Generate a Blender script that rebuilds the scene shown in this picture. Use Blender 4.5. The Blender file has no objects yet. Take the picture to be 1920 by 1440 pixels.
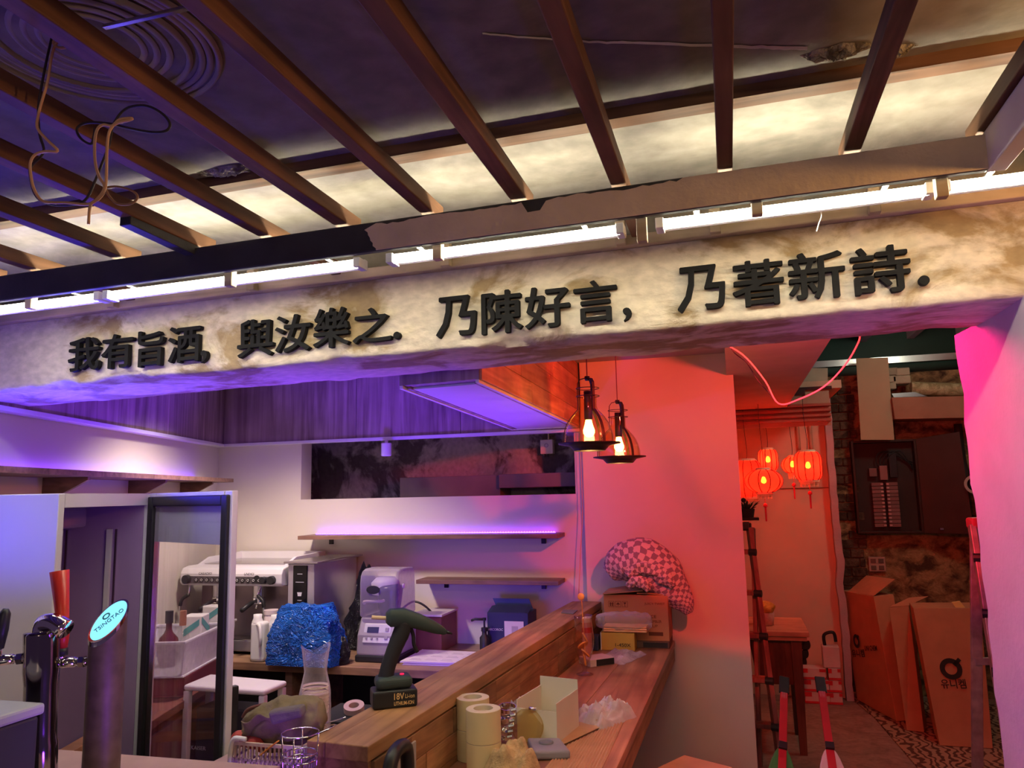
import bpy, math, random
from mathutils import Vector, Matrix, noise
random.seed(7)
SC = bpy.context.scene
COL = SC.collection
V = Vector
# ------------------------------------------------------------------ camera
F = 1440.0
EYE = V((0, 0, 1.7))
_y = V((1375 - 960, -(917 - 720), -F)).normalized()
_z = V((1, .0214, 0)).normalized().cross(_y).normalized()
_x = _y.cross(_z)
ROT = Matrix((_x, _y, _z))                      # camera -> world
cd = bpy.data.cameras.new('camera'); cam = bpy.data.objects.new('camera', cd); COL.objects.link(cam)
cam.matrix_world = Matrix.Translation(EYE) @ ROT.to_4x4()
cd.sensor_fit = 'HORIZONTAL'; cd.sensor_width = 36; cd.lens = 36 * F / 1920; cd.clip_start = .02
SC.camera = cam
SC.view_settings.view_transform = 'Standard'; SC.view_settings.look = 'None'
SC.view_settings.exposure = 0.4; SC.view_settings.gamma = 1; SC.view_settings.use_curve_mapping = False
# ------------------------------------------------------------------ world, lamps of the place and added fill spots
w = bpy.data.worlds.new('world'); SC.world = w; w.use_nodes = True
w.node_tree.nodes['Background'].inputs[0].default_value = (.30, .17, .38, 1)
w.node_tree.nodes['Background'].inputs[1].default_value = .13
def lamp(name, kind, loc, power, color, size=.1, to=None, **kw):
    d = bpy.data.lights.new(name, kind); d.energy = power; d.color = color
    if kind == 'AREA': d.size = size
    else: d.shadow_soft_size = size
    for k, v in kw.items(): setattr(d, k, v)
    o = bpy.data.objects.new(name, d); COL.objects.link(o); o.location = loc
    if to is not None: o.rotation_euler = (V(to) - V(loc)).to_track_quat('-Z', 'Y').to_euler()
    return o
R_ = math.radians
# warm bulb of the front room, to the right of and behind the camera
lamp('warm_room_bulb', 'POINT', (1.15, 1.12, 2.20), 20, (1, .50, .14), .06)
lamp('front_room_lamp', 'POINT', (-.2, -1.5, 2.08), 20, (1, .78, .52), .15)
# colour floods: blue in the left corner, violet behind the bar, red and magenta behind the beam, plus added fill spots
lamp('blue_flood', 'SPOT', (-2.0, 1.15, 1.42), 14, (.05, .03, 1), .06, (-1.95, 1.40, 2.4), spot_size=R_(152), spot_blend=.5)
lamp('violet_flood', 'SPOT', (-1.75, 3.25, .85), 130, (.14, .016, 1), .15, (-1.74, 3.15, 2.1), spot_size=R_(97), spot_blend=.3)
lamp('magenta_flood', 'SPOT', (.10, 2.55, 2.22), 34, (1, .01, .20), .05, (.66, 2.38, 1.6), spot_size=R_(150), spot_blend=.6)
lamp('red_flood', 'SPOT', (.28, 2.42, 2.2), 75, (1, .045, .02), .03, (.28, 4.2, 2.2 + 1.78 * math.tan(R_(12.4))), spot_size=R_(100), spot_blend=.04, use_square=True)
lamp('beam_blue_fill', 'SPOT', (-2.2, 2.12, 1.77), 15, (.04, .025, 1), .05, (-2.0, 2.12, 2.2), spot_size=R_(160), spot_blend=.4)  # added fill, no lamp stands on the fridge: blues the beam's underside
lamp('wall_violet_fill', 'SPOT', (-1.35, 3.2, 1.0), 9, (.13, .03, 1), .15, (-1.5, 4.2, 1.35), spot_size=R_(110), spot_blend=.8)  # added fill spot, tints the back wall below the shelf violet
lamp('pier_purple_fill', 'SPOT', (-.1, 1.45, .9), 16, (.30, .05, 1), .08, (.66, 2.1, 1.5), spot_size=R_(85), spot_blend=.8)  # added unseen spot, only to turn the pier's near face purple
lamp('fridge_violet_fill', 'SPOT', (-.85, 1.2, 1.0), 9, (.26, .05, 1), .08, (-2.0, 2.1, 1.45), spot_size=R_(95), spot_blend=.7)  # added spot below the view, brings violet into the open fridge
lamp('hood_red_fill', 'SPOT', (.3, 2.5, 2.2), 17, (1, .05, .02), .05, (-.8, 3.0, 2.25), spot_size=R_(100), spot_blend=.5)  # added second red spot, only to light the hood's planked side
lamp('ledge_red_fill', 'SPOT', (-.42, 2.5, 2.28), 14, (1, .03, .03), .04, (-.55, 3.5, .93), spot_size=R_(50), spot_blend=.7)  # extra red spot added to redden the far part of the ledge
lamp('kitchen_downlight', 'SPOT', (-2.2, 3.25, 2.36), 70, (1, .80, .62), .08, (-2.4, 3.5, 0), spot_size=R_(128), spot_blend=.6)
lamp('corner_downlight', 'SPOT', (-2.95, 3.98, 2.03), 1.2, (1, .90, .70), .02, (-3.05, 4.06, 0), spot_size=R_(75), spot_blend=.5)
lamp('attic_lamp', 'POINT', (1.5, 5.6, 2.95), 10, (.95, 1, .80), .1)
# ------------------------------------------------------------------ pixel helpers (photo 1920 x 1440)
def ray(x, y): return ROT @ V((x - 960, -(y - 720), -F))
def onY(x, y, Y): r = ray(x, y); return EYE + r * ((Y - EYE.y) / r.y)
def onX(x, y, X): r = ray(x, y); return EYE + r * ((X - EYE.x) / r.x)
def onZ(x, y, Z): r = ray(x, y); return EYE + r * ((Z - EYE.z) / r.z)
# ------------------------------------------------------------------ materials
def mat(name, col, rough=.6, metal=0, spec=.4, noise_amt=.12, nscale=6, bump=0, bscale=60, var=0, emit=None, estr=0,
        trans=0, alpha=1, ior=1.45, coat=0):
    m = bpy.data.materials.new(name); m.use_nodes = True
    nt = m.node_tree; N = nt.nodes; L = nt.links; b = N['Principled BSDF']
    b.inputs['Roughness'].default_value = rough; b.inputs['Metallic'].default_value = metal
    b.inputs['Specular IOR Level'].default_value = spec; b.inputs['IOR'].default_value = ior
    b.inputs['Transmission Weight'].default_value = trans; b.inputs['Alpha'].default_value = alpha
    b.inputs['Coat Weight'].default_value = coat
    if emit: b.inputs['Emission Color'].default_value = (*emit, 1); b.inputs['Emission Strength'].default_value = estr
    tc = N.new('ShaderNodeTexCoord')
    nz = N.new('ShaderNodeTexNoise'); nz.inputs['Scale'].default_value = nscale; nz.inputs['Detail'].default_value = 5
    L.new(tc.outputs['Object'], nz.inputs['Vector'])
    mr = N.new('ShaderNodeMapRange'); mr.inputs[1].default_value = .3; mr.inputs[2].default_value = .7
    mr.inputs[3].default_value = 1 - noise_amt; mr.inputs[4].default_value = 1 + noise_amt
    L.new(nz.outputs['Fac'], mr.inputs[0])
    mx = N.new('ShaderNodeVectorMath'); mx.operation = 'SCALE'; mx.inputs[0].default_value = col
    src = mr.outputs[0]
    if var:
        oi = N.new('ShaderNodeObjectInfo'); m2 = N.new('ShaderNodeMapRange')
        m2.inputs[3].default_value = 1 - var; m2.inputs[4].default_value = 1 + var
        L.new(oi.outputs['Random'], m2.inputs[0])
        mm = N.new('ShaderNodeMath'); mm.operation = 'MULTIPLY'; L.new(src, mm.inputs[0]); L.new(m2.outputs[0], mm.inputs[1]); src = mm.outputs[0]
    L.new(src, mx.inputs['Scale']); L.new(mx.outputs[0], b.inputs['Base Color'])
    if bump:
        n2 = N.new('ShaderNodeTexNoise'); n2.inputs['Scale'].default_value = bscale; n2.inputs['Detail'].default_value = 4
        L.new(tc.outputs['Object'], n2.inputs['Vector'])
        bp = N.new('ShaderNodeBump'); bp.inputs['Strength'].default_value = bump; bp.inputs['Distance'].default_value = .01
        L.new(n2.outputs['Fac'], bp.inputs['Height']); L.new(bp.outputs[0], b.inputs['Normal'])
    return m
def wood(name, c1, c2, axis=0, scale=1.0, rough=.6, var=.18, knots=.25, bump=.25):
    m = bpy.data.materials.new(name); m.use_nodes = True
    nt = m.node_tree; N = nt.nodes; L = nt.links; b = N['Principled BSDF']; b.inputs['Roughness'].default_value = rough
    b.inputs['Specular IOR Level'].default_value = .3
    tc = N.new('ShaderNodeTexCoord'); mp = N.new('ShaderNodeMapping')
    s = [26 * scale] * 3; s[axis] = 1.6 * scale; mp.inputs['Scale'].default_value = s
    oi = N.new('ShaderNodeObjectInfo')
    of = N.new('ShaderNodeVectorMath'); of.operation = 'SCALE'; of.inputs[0].default_value = (13, 7, 9); L.new(oi.outputs['Random'], of.inputs['Scale'])
    L.new(of.outputs[0], mp.inputs['Location'])
    L.new(tc.outputs['Object'], mp.inputs['Vector'])
    nz = N.new('ShaderNodeTexNoise'); nz.inputs['Scale'].default_value = 1; nz.inputs['Detail'].default_value = 8; nz.inputs['Distortion'].default_value = .8
    L.new(mp.outputs[0], nz.inputs['Vector'])
    cr = N.new('ShaderNodeValToRGB'); cr.color_ramp.elements[0].position = .32; cr.color_ramp.elements[1].position = .66
    cr.color_ramp.elements[0].color = (*c2, 1); cr.color_ramp.elements[1].color = (*c1, 1)
    L.new(nz.outputs['Fac'], cr.inputs[0])
    n3 = N.new('ShaderNodeTexNoise'); n3.inputs['Scale'].default_value = 5 * scale; n3.inputs['Detail'].default_value = 3; L.new(tc.outputs['Object'], n3.inputs['Vector'])
    m3 = N.new('ShaderNodeMapRange'); m3.inputs[1].default_value = .3; m3.inputs[2].default_value = .7; m3.inputs[3].default_value = 1 - knots; m3.inputs[4].default_value = 1 + knots
    L.new(n3.outputs['Fac'], m3.inputs[0])
    m2 = N.new('ShaderNodeMapRange'); m2.inputs[3].default_value = 1 - var; m2.inputs[4].default_value = 1 + var; L.new(oi.outputs['Random'], m2.inputs[0])
    mm = N.new('ShaderNodeMath'); mm.operation = 'MULTIPLY'; L.new(m3.outputs[0], mm.inputs[0]); L.new(m2.outputs[0], mm.inputs[1])
    sc = N.new('ShaderNodeVectorMath'); sc.operation = 'SCALE'; L.new(cr.outputs[0], sc.inputs[0]); L.new(mm.outputs[0], sc.inputs['Scale'])
    L.new(sc.outputs[0], b.inputs['Base Color'])
    bp = N.new('ShaderNodeBump'); bp.inputs['Strength'].default_value = bump; bp.inputs['Distance'].default_value = .004
    L.new(nz.outputs['Fac'], bp.inputs['Height']); L.new(bp.outputs[0], b.inputs['Normal'])
    return m
def patchy(name, c1, c2, scale=4, lo=.48, hi=.56, rough=.85, bump=.5, dist=1.2, c3=None, stretch=(1, 1, 1)):
    """plaster or old concrete: two tones in patches with ragged edges, trowel relief"""
    m = bpy.data.materials.new(name); m.use_nodes = True
    nt = m.node_tree; N = nt.nodes; L = nt.links; b = N['Principled BSDF']; b.inputs['Roughness'].default_value = rough
    b.inputs['Specular IOR Level'].default_value = .2
    tc = N.new('ShaderNodeTexCoord'); mp = N.new('ShaderNodeMapping'); mp.inputs['Scale'].default_value = stretch; L.new(tc.outputs['Object'], mp.inputs['Vector'])
    nz = N.new('ShaderNodeTexNoise'); nz.inputs['Scale'].default_value = scale; nz.inputs['Detail'].default_value = 7; nz.inputs['Roughness'].default_value = .58
    nz.inputs['Distortion'].default_value = dist; L.new(mp.outputs[0], nz.inputs['Vector'])
    mr = N.new('ShaderNodeMapRange'); mr.inputs[1].default_value = lo; mr.inputs[2].default_value = hi; L.new(nz.outputs['Fac'], mr.inputs[0])
    mx = N.new('ShaderNodeMix'); mx.data_type = 'RGBA'; mx.inputs[6].default_value = (*c1, 1); mx.inputs[7].default_value = (*c2, 1)
    L.new(mr.outputs[0], mx.inputs[0])
    n2 = N.new('ShaderNodeTexNoise'); n2.inputs['Scale'].default_value = scale * 9; n2.inputs['Detail'].default_value = 6; L.new(mp.outputs[0], n2.inputs['Vector'])
    m2 = N.new('ShaderNodeMapRange'); m2.inputs[1].default_value = .3; m2.inputs[2].default_value = .7; m2.inputs[3].default_value = .82; m2.inputs[4].default_value = 1.12
    L.new(n2.outputs['Fac'], m2.inputs[0])
    sc = N.new('ShaderNodeVectorMath'); sc.operation = 'SCALE'; L.new(mx.outputs[2], sc.inputs[0]); L.new(m2.outputs[0], sc.inputs['Scale'])
    L.new(sc.outputs[0], b.inputs['Base Color'])
    ad = N.new('ShaderNodeMath'); ad.operation = 'MULTIPLY_ADD'; L.new(mr.outputs[0], ad.inputs[0]); ad.inputs[1].default_value = -.6; L.new(n2.outputs['Fac'], ad.inputs[2])
    bp = N.new('ShaderNodeBump'); bp.inputs['Strength'].default_value = bump; bp.inputs['Distance'].default_value = .008
    L.new(ad.outputs[0], bp.inputs['Height']); L.new(bp.outputs[0], b.inputs['Normal'])
    return m
def glow(name, col, strength):
    m = bpy.data.materials.new(name); m.use_nodes = True; nt = m.node_tree
    e = nt.nodes.new('ShaderNodeEmission'); e.inputs[0].default_value = (*col, 1); e.inputs[1].default_value = strength
    nt.links.new(e.outputs[0], nt.nodes['Material Output'].inputs[0]); return m
def film(name, col, opacity, rough=.12):
    """thin clear plastic or glass: tinted see-through with a glossy coat and wrinkles"""
    m = bpy.data.materials.new(name); m.use_nodes = True; nt = m.node_tree; N = nt.nodes; L = nt.links
    b = N['Principled BSDF']; b.inputs['Base Color'].default_value = (*col, 1); b.inputs['Roughness'].default_value = rough
    tr = N.new('ShaderNodeBsdfTransparent'); tr.inputs[0].default_value = (*[min(1, .6 + .4 * c) for c in col], 1)
    lw = N.new('ShaderNodeLayerWeight'); lw.inputs[0].default_value = .35
    tc = N.new('ShaderNodeTexCoord'); nz = N.new('ShaderNodeTexNoise'); nz.inputs['Scale'].default_value = 40; L.new(tc.outputs['Object'], nz.inputs['Vector'])
    mr = N.new('ShaderNodeMapRange'); mr.inputs[3].default_value = opacity * .6; mr.inputs[4].default_value = opacity * 1.4; L.new(nz.outputs['Fac'], mr.inputs[0])
    ma = N.new('ShaderNodeMath'); ma.operation = 'MULTIPLY_ADD'; ma.use_clamp = True; L.new(lw.outputs['Facing'], ma.inputs[0]); ma.inputs[1].default_value = .55; L.new(mr.outputs[0], ma.inputs[2])
    mx = N.new('ShaderNodeMixShader'); L.new(ma.outputs[0], mx.inputs[0]); L.new(tr.outputs[0], mx.inputs[1]); L.new(b.outputs[0], mx.inputs[2])
    L.new(mx.outputs[0], N['Material Output'].inputs[0]); return m
def glass(name, col, rough=.02, gain=1.0, base=.03):
    """clear sheet: tinted see-through plus mirror reflection growing at grazing angles"""
    m = bpy.data.materials.new(name); m.use_nodes = True; nt = m.node_tree; N = nt.nodes; L = nt.links; N.remove(N['Principled BSDF'])
    tr = N.new('ShaderNodeBsdfTransparent'); tr.inputs[0].default_value = (*col, 1)
    gl = N.new('ShaderNodeBsdfGlossy'); gl.inputs['Roughness'].default_value = rough
    lw = N.new('ShaderNodeLayerWeight'); lw.inputs[0].default_value = .5
    fr = N.new('ShaderNodeMath'); fr.operation = 'POWER'; fr.inputs[1].default_value = 4; L.new(lw.outputs['Facing'], fr.inputs[0])
    ma = N.new('ShaderNodeMath'); ma.operation = 'MULTIPLY_ADD'; ma.use_clamp = True; L.new(fr.outputs[0], ma.inputs[0]); ma.inputs[1].default_value = gain; ma.inputs[2].default_value = base
    tc = N.new('ShaderNodeTexCoord'); nz = N.new('ShaderNodeTexNoise'); nz.inputs['Scale'].default_value = 3; L.new(tc.outputs['Object'], nz.inputs['Vector'])
    mr = N.new('ShaderNodeMapRange'); mr.inputs[3].default_value = rough; mr.inputs[4].default_value = rough + .04; L.new(nz.outputs['Fac'], mr.inputs[0]); L.new(mr.outputs[0], gl.inputs['Roughness'])
    mx = N.new('ShaderNodeMixShader'); L.new(ma.outputs[0], mx.inputs[0]); L.new(tr.outputs[0], mx.inputs[1]); L.new(gl.outputs[0], mx.inputs[2])
    L.new(mx.outputs[0], N['Material Output'].inputs[0]); return m
# ------------------------------------------------------------------ geometry
def frame(d, up=(0, 0, 1)):
    d = V(d).normalized(); u = V(up)
    if abs(d.dot(u)) > .99: u = V((1, 0, 0))
    a = u.cross(d).normalized(); return a, d.cross(a), d
class G:
    def __init__(s): s.v = []; s.f = []
    def add(s, vs, fs): n = len(s.v); s.v += [V(p) for p in vs]; s.f += [tuple(i + n for i in f) for f in fs]; return s
    def box(s, a, b):
        (x0, y0, z0), (x1, y1, z1) = a, b
        return s.add([(x0, y0, z0), (x1, y0, z0), (x1, y1, z0), (x0, y1, z0), (x0, y0, z1), (x1, y0, z1), (x1, y1, z1), (x0, y1, z1)],
                     [(0, 3, 2, 1), (4, 5, 6, 7), (0, 1, 5, 4), (1, 2, 6, 5), (2, 3, 7, 6), (3, 0, 4, 7)])
    def hexa(s, p):   # 8 points: bottom ring then top ring
        return s.add(p, [(0, 3, 2, 1), (4, 5, 6, 7), (0, 1, 5, 4), (1, 2, 6, 5), (2, 3, 7, 6), (3, 0, 4, 7)])
    def bar(s, p, q, w, h, up=(0, 0, 1)):   # box from p to q, w across, h along up
        p, q = V(p), V(q); a, u, d = frame(q - p, up); a = a * (w / 2); u = u * (h / 2)
        return s.hexa([p - a - u, p + a - u, p + a + u, p - a + u, q - a - u, q + a - u, q + a + u, q - a + u])
    def cyl(s, p, q, r0, r1=None, n=16, cap=True):
        r1 = r0 if r1 is None else r1; p, q = V(p), V(q); a, u, d = frame(q - p)
        vs = []
        for c, r in ((p, r0), (q, r1)):
            for i in range(n):
                t = 2 * math.pi * i / n; vs.append(c + a * (r * math.cos(t)) + u * (r * math.sin(t)))
        fs = [(i, (i + 1) % n, n + (i + 1) % n, n + i) for i in range(n)]
        if cap: fs += [tuple(range(n - 1, -1, -1)), tuple(range(n, 2 * n))]
        return s.add(vs, fs)
    def tube(s, pts, r, n=8, closed=False):
        pts = [V(p) for p in pts]; m = len(pts); vs = []; fs = []
        a = None
        for i, p in enumerate(pts):
            if closed: d = pts[(i + 1) % m] - pts[i - 1]
            else: d = pts[min(i + 1, m - 1)] - pts[max(i - 1, 0)]
            d.normalize()
            if a is None: a = frame(d)[0]
            a = (a - d * a.dot(d)).normalized(); u = d.cross(a)
            rr = r[i] if isinstance(r, (list, tuple)) else r
            for k in range(n):
                t = 2 * math.pi * k / n; vs.append(p + a * (rr * math.cos(t)) + u * (rr * math.sin(t)))
        for i in range(m if closed else m - 1):
            j = (i + 1) % m
            for k in range(n): fs.append((i * n + k, i * n + (k + 1) % n, j * n + (k + 1) % n, j * n + k))
        if not closed: fs += [tuple(range(n - 1, -1, -1)), tuple(range((m - 1) * n, m * n))]
        return s.add(vs, fs)
    def lathe(s, prof, c=(0, 0, 0), n=28, axis=(0, 0, 1), a0=0, a1=2 * math.pi):
        c = V(c); a, u, d = frame(axis); full = abs(a1 - a0 - 2 * math.pi) < 1e-6; k = n if full else n + 1
        vs = [c + d * z + (a * math.cos(a0 + (a1 - a0) * i / n) + u * math.sin(a0 + (a1 - a0) * i / n)) * r for r, z in prof for i in range(k)]
        fs = []
        for j in range(len(prof) - 1):
            for i in range(n):
                i2 = (i + 1) % k
                fs.append((j * k + i, j * k + i2, (j + 1) * k + i2, (j + 1) * k + i))
        return s.add(vs, fs)
    def prism(s, poly, o, ex, ey, th):   # polygon in (ex,ey) at o, thickness vector th
        o, ex, ey, th = V(o), V(ex), V(ey), V(th); n = len(poly)
        a = [o + ex * x + ey * y for x, y in poly]
        return s.add(a + [p + th for p in a], [tuple(range(n - 1, -1, -1)), tuple(range(n, 2 * n))] + [(i, (i + 1) % n, n + (i + 1) % n, n + i) for i in range(n)])
    def grid(s, fn, nu, nv, closed_u=False):
        vs = [fn(i / nu, j / nv) for j in range(nv + 1) for i in range(nu + (0 if closed_u else 1))]
        k = nu if closed_u else nu + 1
        return s.add(vs, [(j * k + i, j * k + (i + 1) % k, (j + 1) * k + (i + 1) % k, (j + 1) * k + i) for j in range(nv) for i in range(nu)])
    def xf(s, m): s.v = [m @ p for p in s.v]; return s
    def build(s, name, m, parent=None, smooth=False, bevel=0, seg=2, solid=0, sub=0, world=True, auto=None):
        me = bpy.data.meshes.new(name)
        vs = s.v
        if parent is not None and world:
            iv = wm(parent).inverted(); vs = [iv @ p for p in vs]
        me.from_pydata([tuple(p) for p in vs], [], s.f); me.update()
        o = bpy.data.objects.new(name, me); COL.objects.link(o)
        if m is not None: me.materials.append(m)
        if parent is not None: o.parent = parent
        if smooth or auto:
            me.polygons.foreach_set('use_smooth', [True] * len(me.polygons))
            if auto: me.set_sharp_from_angle(angle=R_(auto))
        if solid: md = o.modifiers.new('solid', 'SOLIDIFY'); md.thickness = solid; md.offset = 0
        if sub: md = o.modifiers.new('sub', 'SUBSURF'); md.levels = md.render_levels = sub
        if bevel: md = o.modifiers.new('bevel', 'BEVEL'); md.width = bevel; md.segments = seg; md.limit_method = 'ANGLE'; md.angle_limit = R_(40)
        return o
WM = {}
def wm(o):
    if o.name in WM: return WM[o.name]
    return wm(o.parent) if o.parent is not None else Matrix()
def thing(name, label, cat, loc=(0, 0, 0), rz=0, group=None):
    o = bpy.data.objects.new(name, None); COL.objects.link(o); o.empty_display_size = .05
    o.location = loc; o.rotation_euler = (0, 0, rz); WM[o.name] = Matrix.Translation(loc) @ Matrix.Rotation(rz, 4, 'Z')
    return tag(o, label, cat, group)
def tag(o, label, cat, group=None, kind=None):
    o['label'] = label; o['category'] = cat
    if group: o['group'] = group
    if kind: o['kind'] = kind
    return o
def struct(o, label, cat): return tag(o, label, cat, kind='structure')
def lab(o, label): o['label'] = label; return o
def spline(pts, n=6):
    pts = [V(p) for p in pts]; out = []
    for i in range(len(pts) - 1):
        p0 = pts[max(i - 1, 0)]; p1 = pts[i]; p2 = pts[i + 1]; p3 = pts[min(i + 2, len(pts) - 1)]
        for k in range(n):
            t = k / n
            out.append(.5 * ((2 * p1) + (p2 - p0) * t + (2 * p0 - 5 * p1 + 4 * p2 - p3) * t * t + (3 * p1 - p0 - 3 * p2 + p3) * t ** 3))
    return out + [pts[-1]]
def text_mesh(body, size=1.0, extrude=.01, offset=0.0, res=3):
    c = bpy.data.curves.new('writing', 'FONT'); c.body = body; c.size = size; c.extrude = extrude; c.offset = offset; c.resolution_u = res
    o = bpy.data.objects.new('writing', c); COL.objects.link(o)
    me = bpy.data.meshes.new_from_object(o.evaluated_get(bpy.context.evaluated_depsgraph_get()))
    bpy.data.objects.remove(o); bpy.data.curves.remove(c)
    return me
def letters(name, body, m, o, ex, ey, w, h=None, parent=None, depth=.001, offset=0, bold=0):
    """flat print or raised letters: body fitted into w x h at lower-left corner o along ex, ey"""
    me = text_mesh(body, 1, depth, offset); co = [v.co.copy() for v in me.vertices]; fc = [tuple(p.vertices) for p in me.polygons]; bpy.data.meshes.remove(me)
    if bold:      # heavier strokes: the glyph swept by a few small shifts
        c0, f0, n = co, fc, len(co); co = []; fc = []
        for k, (sx, sy) in enumerate(((0, 0), (bold, 0), (-bold, 0), (0, bold * .7), (0, -bold * .7), (bold * .7, bold * .5), (-bold * .7, -bold * .5))):
            co += [V((p.x + sx, p.y + sy, p.z * (1 - .004 * k))) for p in c0]; fc += [tuple(i + k * n for i in f) for f in f0]
    xs = [v.x for v in co]; ys = [v.y for v in co]
    x0, x1, y0, y1 = min(xs), max(xs), min(ys), max(ys); sx = w / (x1 - x0); sy = sx if h is None else h / (y1 - y0)
    o, ex, ey = V(o), V(ex).normalized(), V(ey).normalized(); ez = ex.cross(ey)
    iv = wm(parent).inverted() if parent is not None else Matrix()
    me = bpy.data.meshes.new(name)
    me.from_pydata([tuple(iv @ (o + ex * ((v.x - x0) * sx) + ey * ((v.y - y0) * sy) + ez * v.z)) for v in co], [], fc); me.update()
    ob = bpy.data.objects.new(name, me); COL.objects.link(ob); me.materials.append(m)
    if parent is not None: ob.parent = parent
    return ob
def fbm(p, s=1.0): return noise.fractal(V(p) * s, 1.0, 2.0, 4)
def copy_tree(o, **kw):
    c = o.copy(); COL.objects.link(c); WM[c.name] = WM.get(o.name, Matrix())
    for ch in list(o.children):
        k = ch.copy(); COL.objects.link(k); k.parent = c
        for g in list(ch.children):
            q = g.copy(); COL.objects.link(q); q.parent = k
    return c
# ------------------------------------------------------------------ palette
M_PLASTER = patchy('beam_plaster', (.64, .56, .45), (.34, .25, .14), 5.0, .50, .585, bump=.5, dist=.5, stretch=(.7, 1, 1.2))
M_CEIL = patchy('old_ceiling', (.30, .265, .225), (.20, .175, .15), 2.2, .45, .65, bump=.25)
M_LUMBER = wood('rough_lumber', (.20, .095, .05), (.085, .04, .022), 1, 1.2)
M_LUMBERX = wood('rough_lumber_across', (.20, .095, .05), (.085, .04, .022), 0, 1.2)
M_PALE = wood('pale_batten', (.52, .41, .28), (.38, .29, .18), 0, 1.2)
M_METAL_DK = mat('dark_metal', (.05, .052, .058), .45, .3, noise_amt=.25, bump=.1)
M_WALL = mat('cream_wall', (.66, .61, .55), .75, noise_amt=.04, nscale=2)
M_PEACH = mat('painted_wall', (.68, .60, .50), .8, noise_amt=.05, nscale=2)
M_RIGHTW = mat('side_wall', (.42, .37, .37), .85, noise_amt=.06, nscale=8, bump=.15)
M_WALNUT = wood('walnut_panel', (.42, .31, .31), (.20, .13, .135), 2, .9, .5, var=.06, knots=.15, bump=.1)
M_BARW = wood('bar_wood', (.46, .25, .115), (.24, .115, .05), 1, 1.0, .5, var=.14)
M_BARX = wood('bar_wood_blocks', (.40, .20, .09), (.20, .09, .04), 1, 1.3, .55, var=.32)
M_BLACK = mat('black_plastic', (.02, .02, .022), .4, noise_amt=.2)
M_BLACKM = mat('black_matt', (.015, .014, .015), .8)
M_WHITE = mat('white_plastic', (.72, .71, .70), .4, noise_amt=.05)
M_STEEL = mat('steel', (.55, .54, .53), .25, 1, noise_amt=.08)
M_CHROME = mat('chrome', (.75, .74, .73), .08, 1, noise_amt=.03)
M_CARD = mat('cardboard', (.42, .25, .13), .85, noise_amt=.1, nscale=12, bump=.1)
M_INK = mat('black_ink', (.02, .017, .015), .7, noise_amt=.1)
M_GLASS = glass('clear_glass', (.97, .97, .98))
# ================================================================== the setting
def T(x): return .0165 * (x + .55)          # the old beam and ceiling run slightly out of level
LC = V((-3.17, 4.25, 0)); LD = V((.279, -.960, 0)).normalized(); LN = V((.960, .279, 0)).normalized()
def LW(s, off=0, z=0): p = LC + LD * s + LN * off; return V((p.x, p.y, z))
# floor
g = G().box((-4.2, -2, -.1), (3, 7.4, 0))
floor = struct(g.build('floor', patchy('concrete_floor', (.31, .21, .165), (.22, .145, .115), 3, .4, .6, bump=.2)), 'dusty grey concrete floor running back to the lantern alcove', 'floor')
# front ceiling slab with joists
def slab(x0, x1, y0, y1, z, th=.08):
    return G().hexa([(x0, y0, z + T(x0)), (x1, y0, z + T(x1)), (x1, y1, z + T(x1)), (x0, y1, z + T(x0)),
                     (x0, y0, z + th + T(x0)), (x1, y0, z + th + T(x1)), (x1, y1, z + th + T(x1)), (x0, y1, z + th + T(x0))])
ceiling = struct(slab(-3.2, 2.2, -2.0, 2.31, 2.468).build('ceiling', M_CEIL), 'old bare ceiling above the open timber joists', 'ceiling')
JX = [-2.24, -1.955, -1.775, -1.50, -1.268, -1.062, -.855, -.638, -.420, -.198, .022, .266, .50]
for i, x in enumerate(JX):
    y1 = 1.99 if i in (2, 5, 9) else 1.64
    dx = random.uniform(-.012, .012); wj = random.uniform(.030, .037)
    if i == 12: wj = .03
    b = G(); n = 12
    for k in range(n):
        pass
    p = V((x + dx, -.9, 2.361 + T(x))); q = V((x, y1, 2.361 + T(x)))
    b.bar(p, q, wj, .036)
    b.build('joist', M_LUMBER, ceiling, bevel=.0025)
j = G(); nseg = 40
xs = [-3.0 + 3.60 * k / nseg for k in range(nseg + 1)]
vs = []; fs = []
for k, x in enumerate(xs):
    e = .004 * fbm((x * 6, 0, 1))
    y0, y1, z0, z1 = 1.472 + e, 1.515 + .6 * e, 2.443 + T(x) + .5 * e, 2.469 + T(x)
    vs += [(x, y0, z0), (x, y1, z0), (x, y1, z1), (x, y0, z1)]
for k in range(nseg):
    for c in range(4): fs.append((k * 4 + c, k * 4 + (c + 1) % 4, k * 4 + 4 + (c + 1) % 4, k * 4 + 4 + c))
fs += [(0, 1, 2, 3), (nseg * 4, nseg * 4 + 3, nseg * 4 + 2, nseg * 4 + 1)]
j.add(vs, fs).build('ledger_batten', M_LUMBERX, ceiling)
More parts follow.
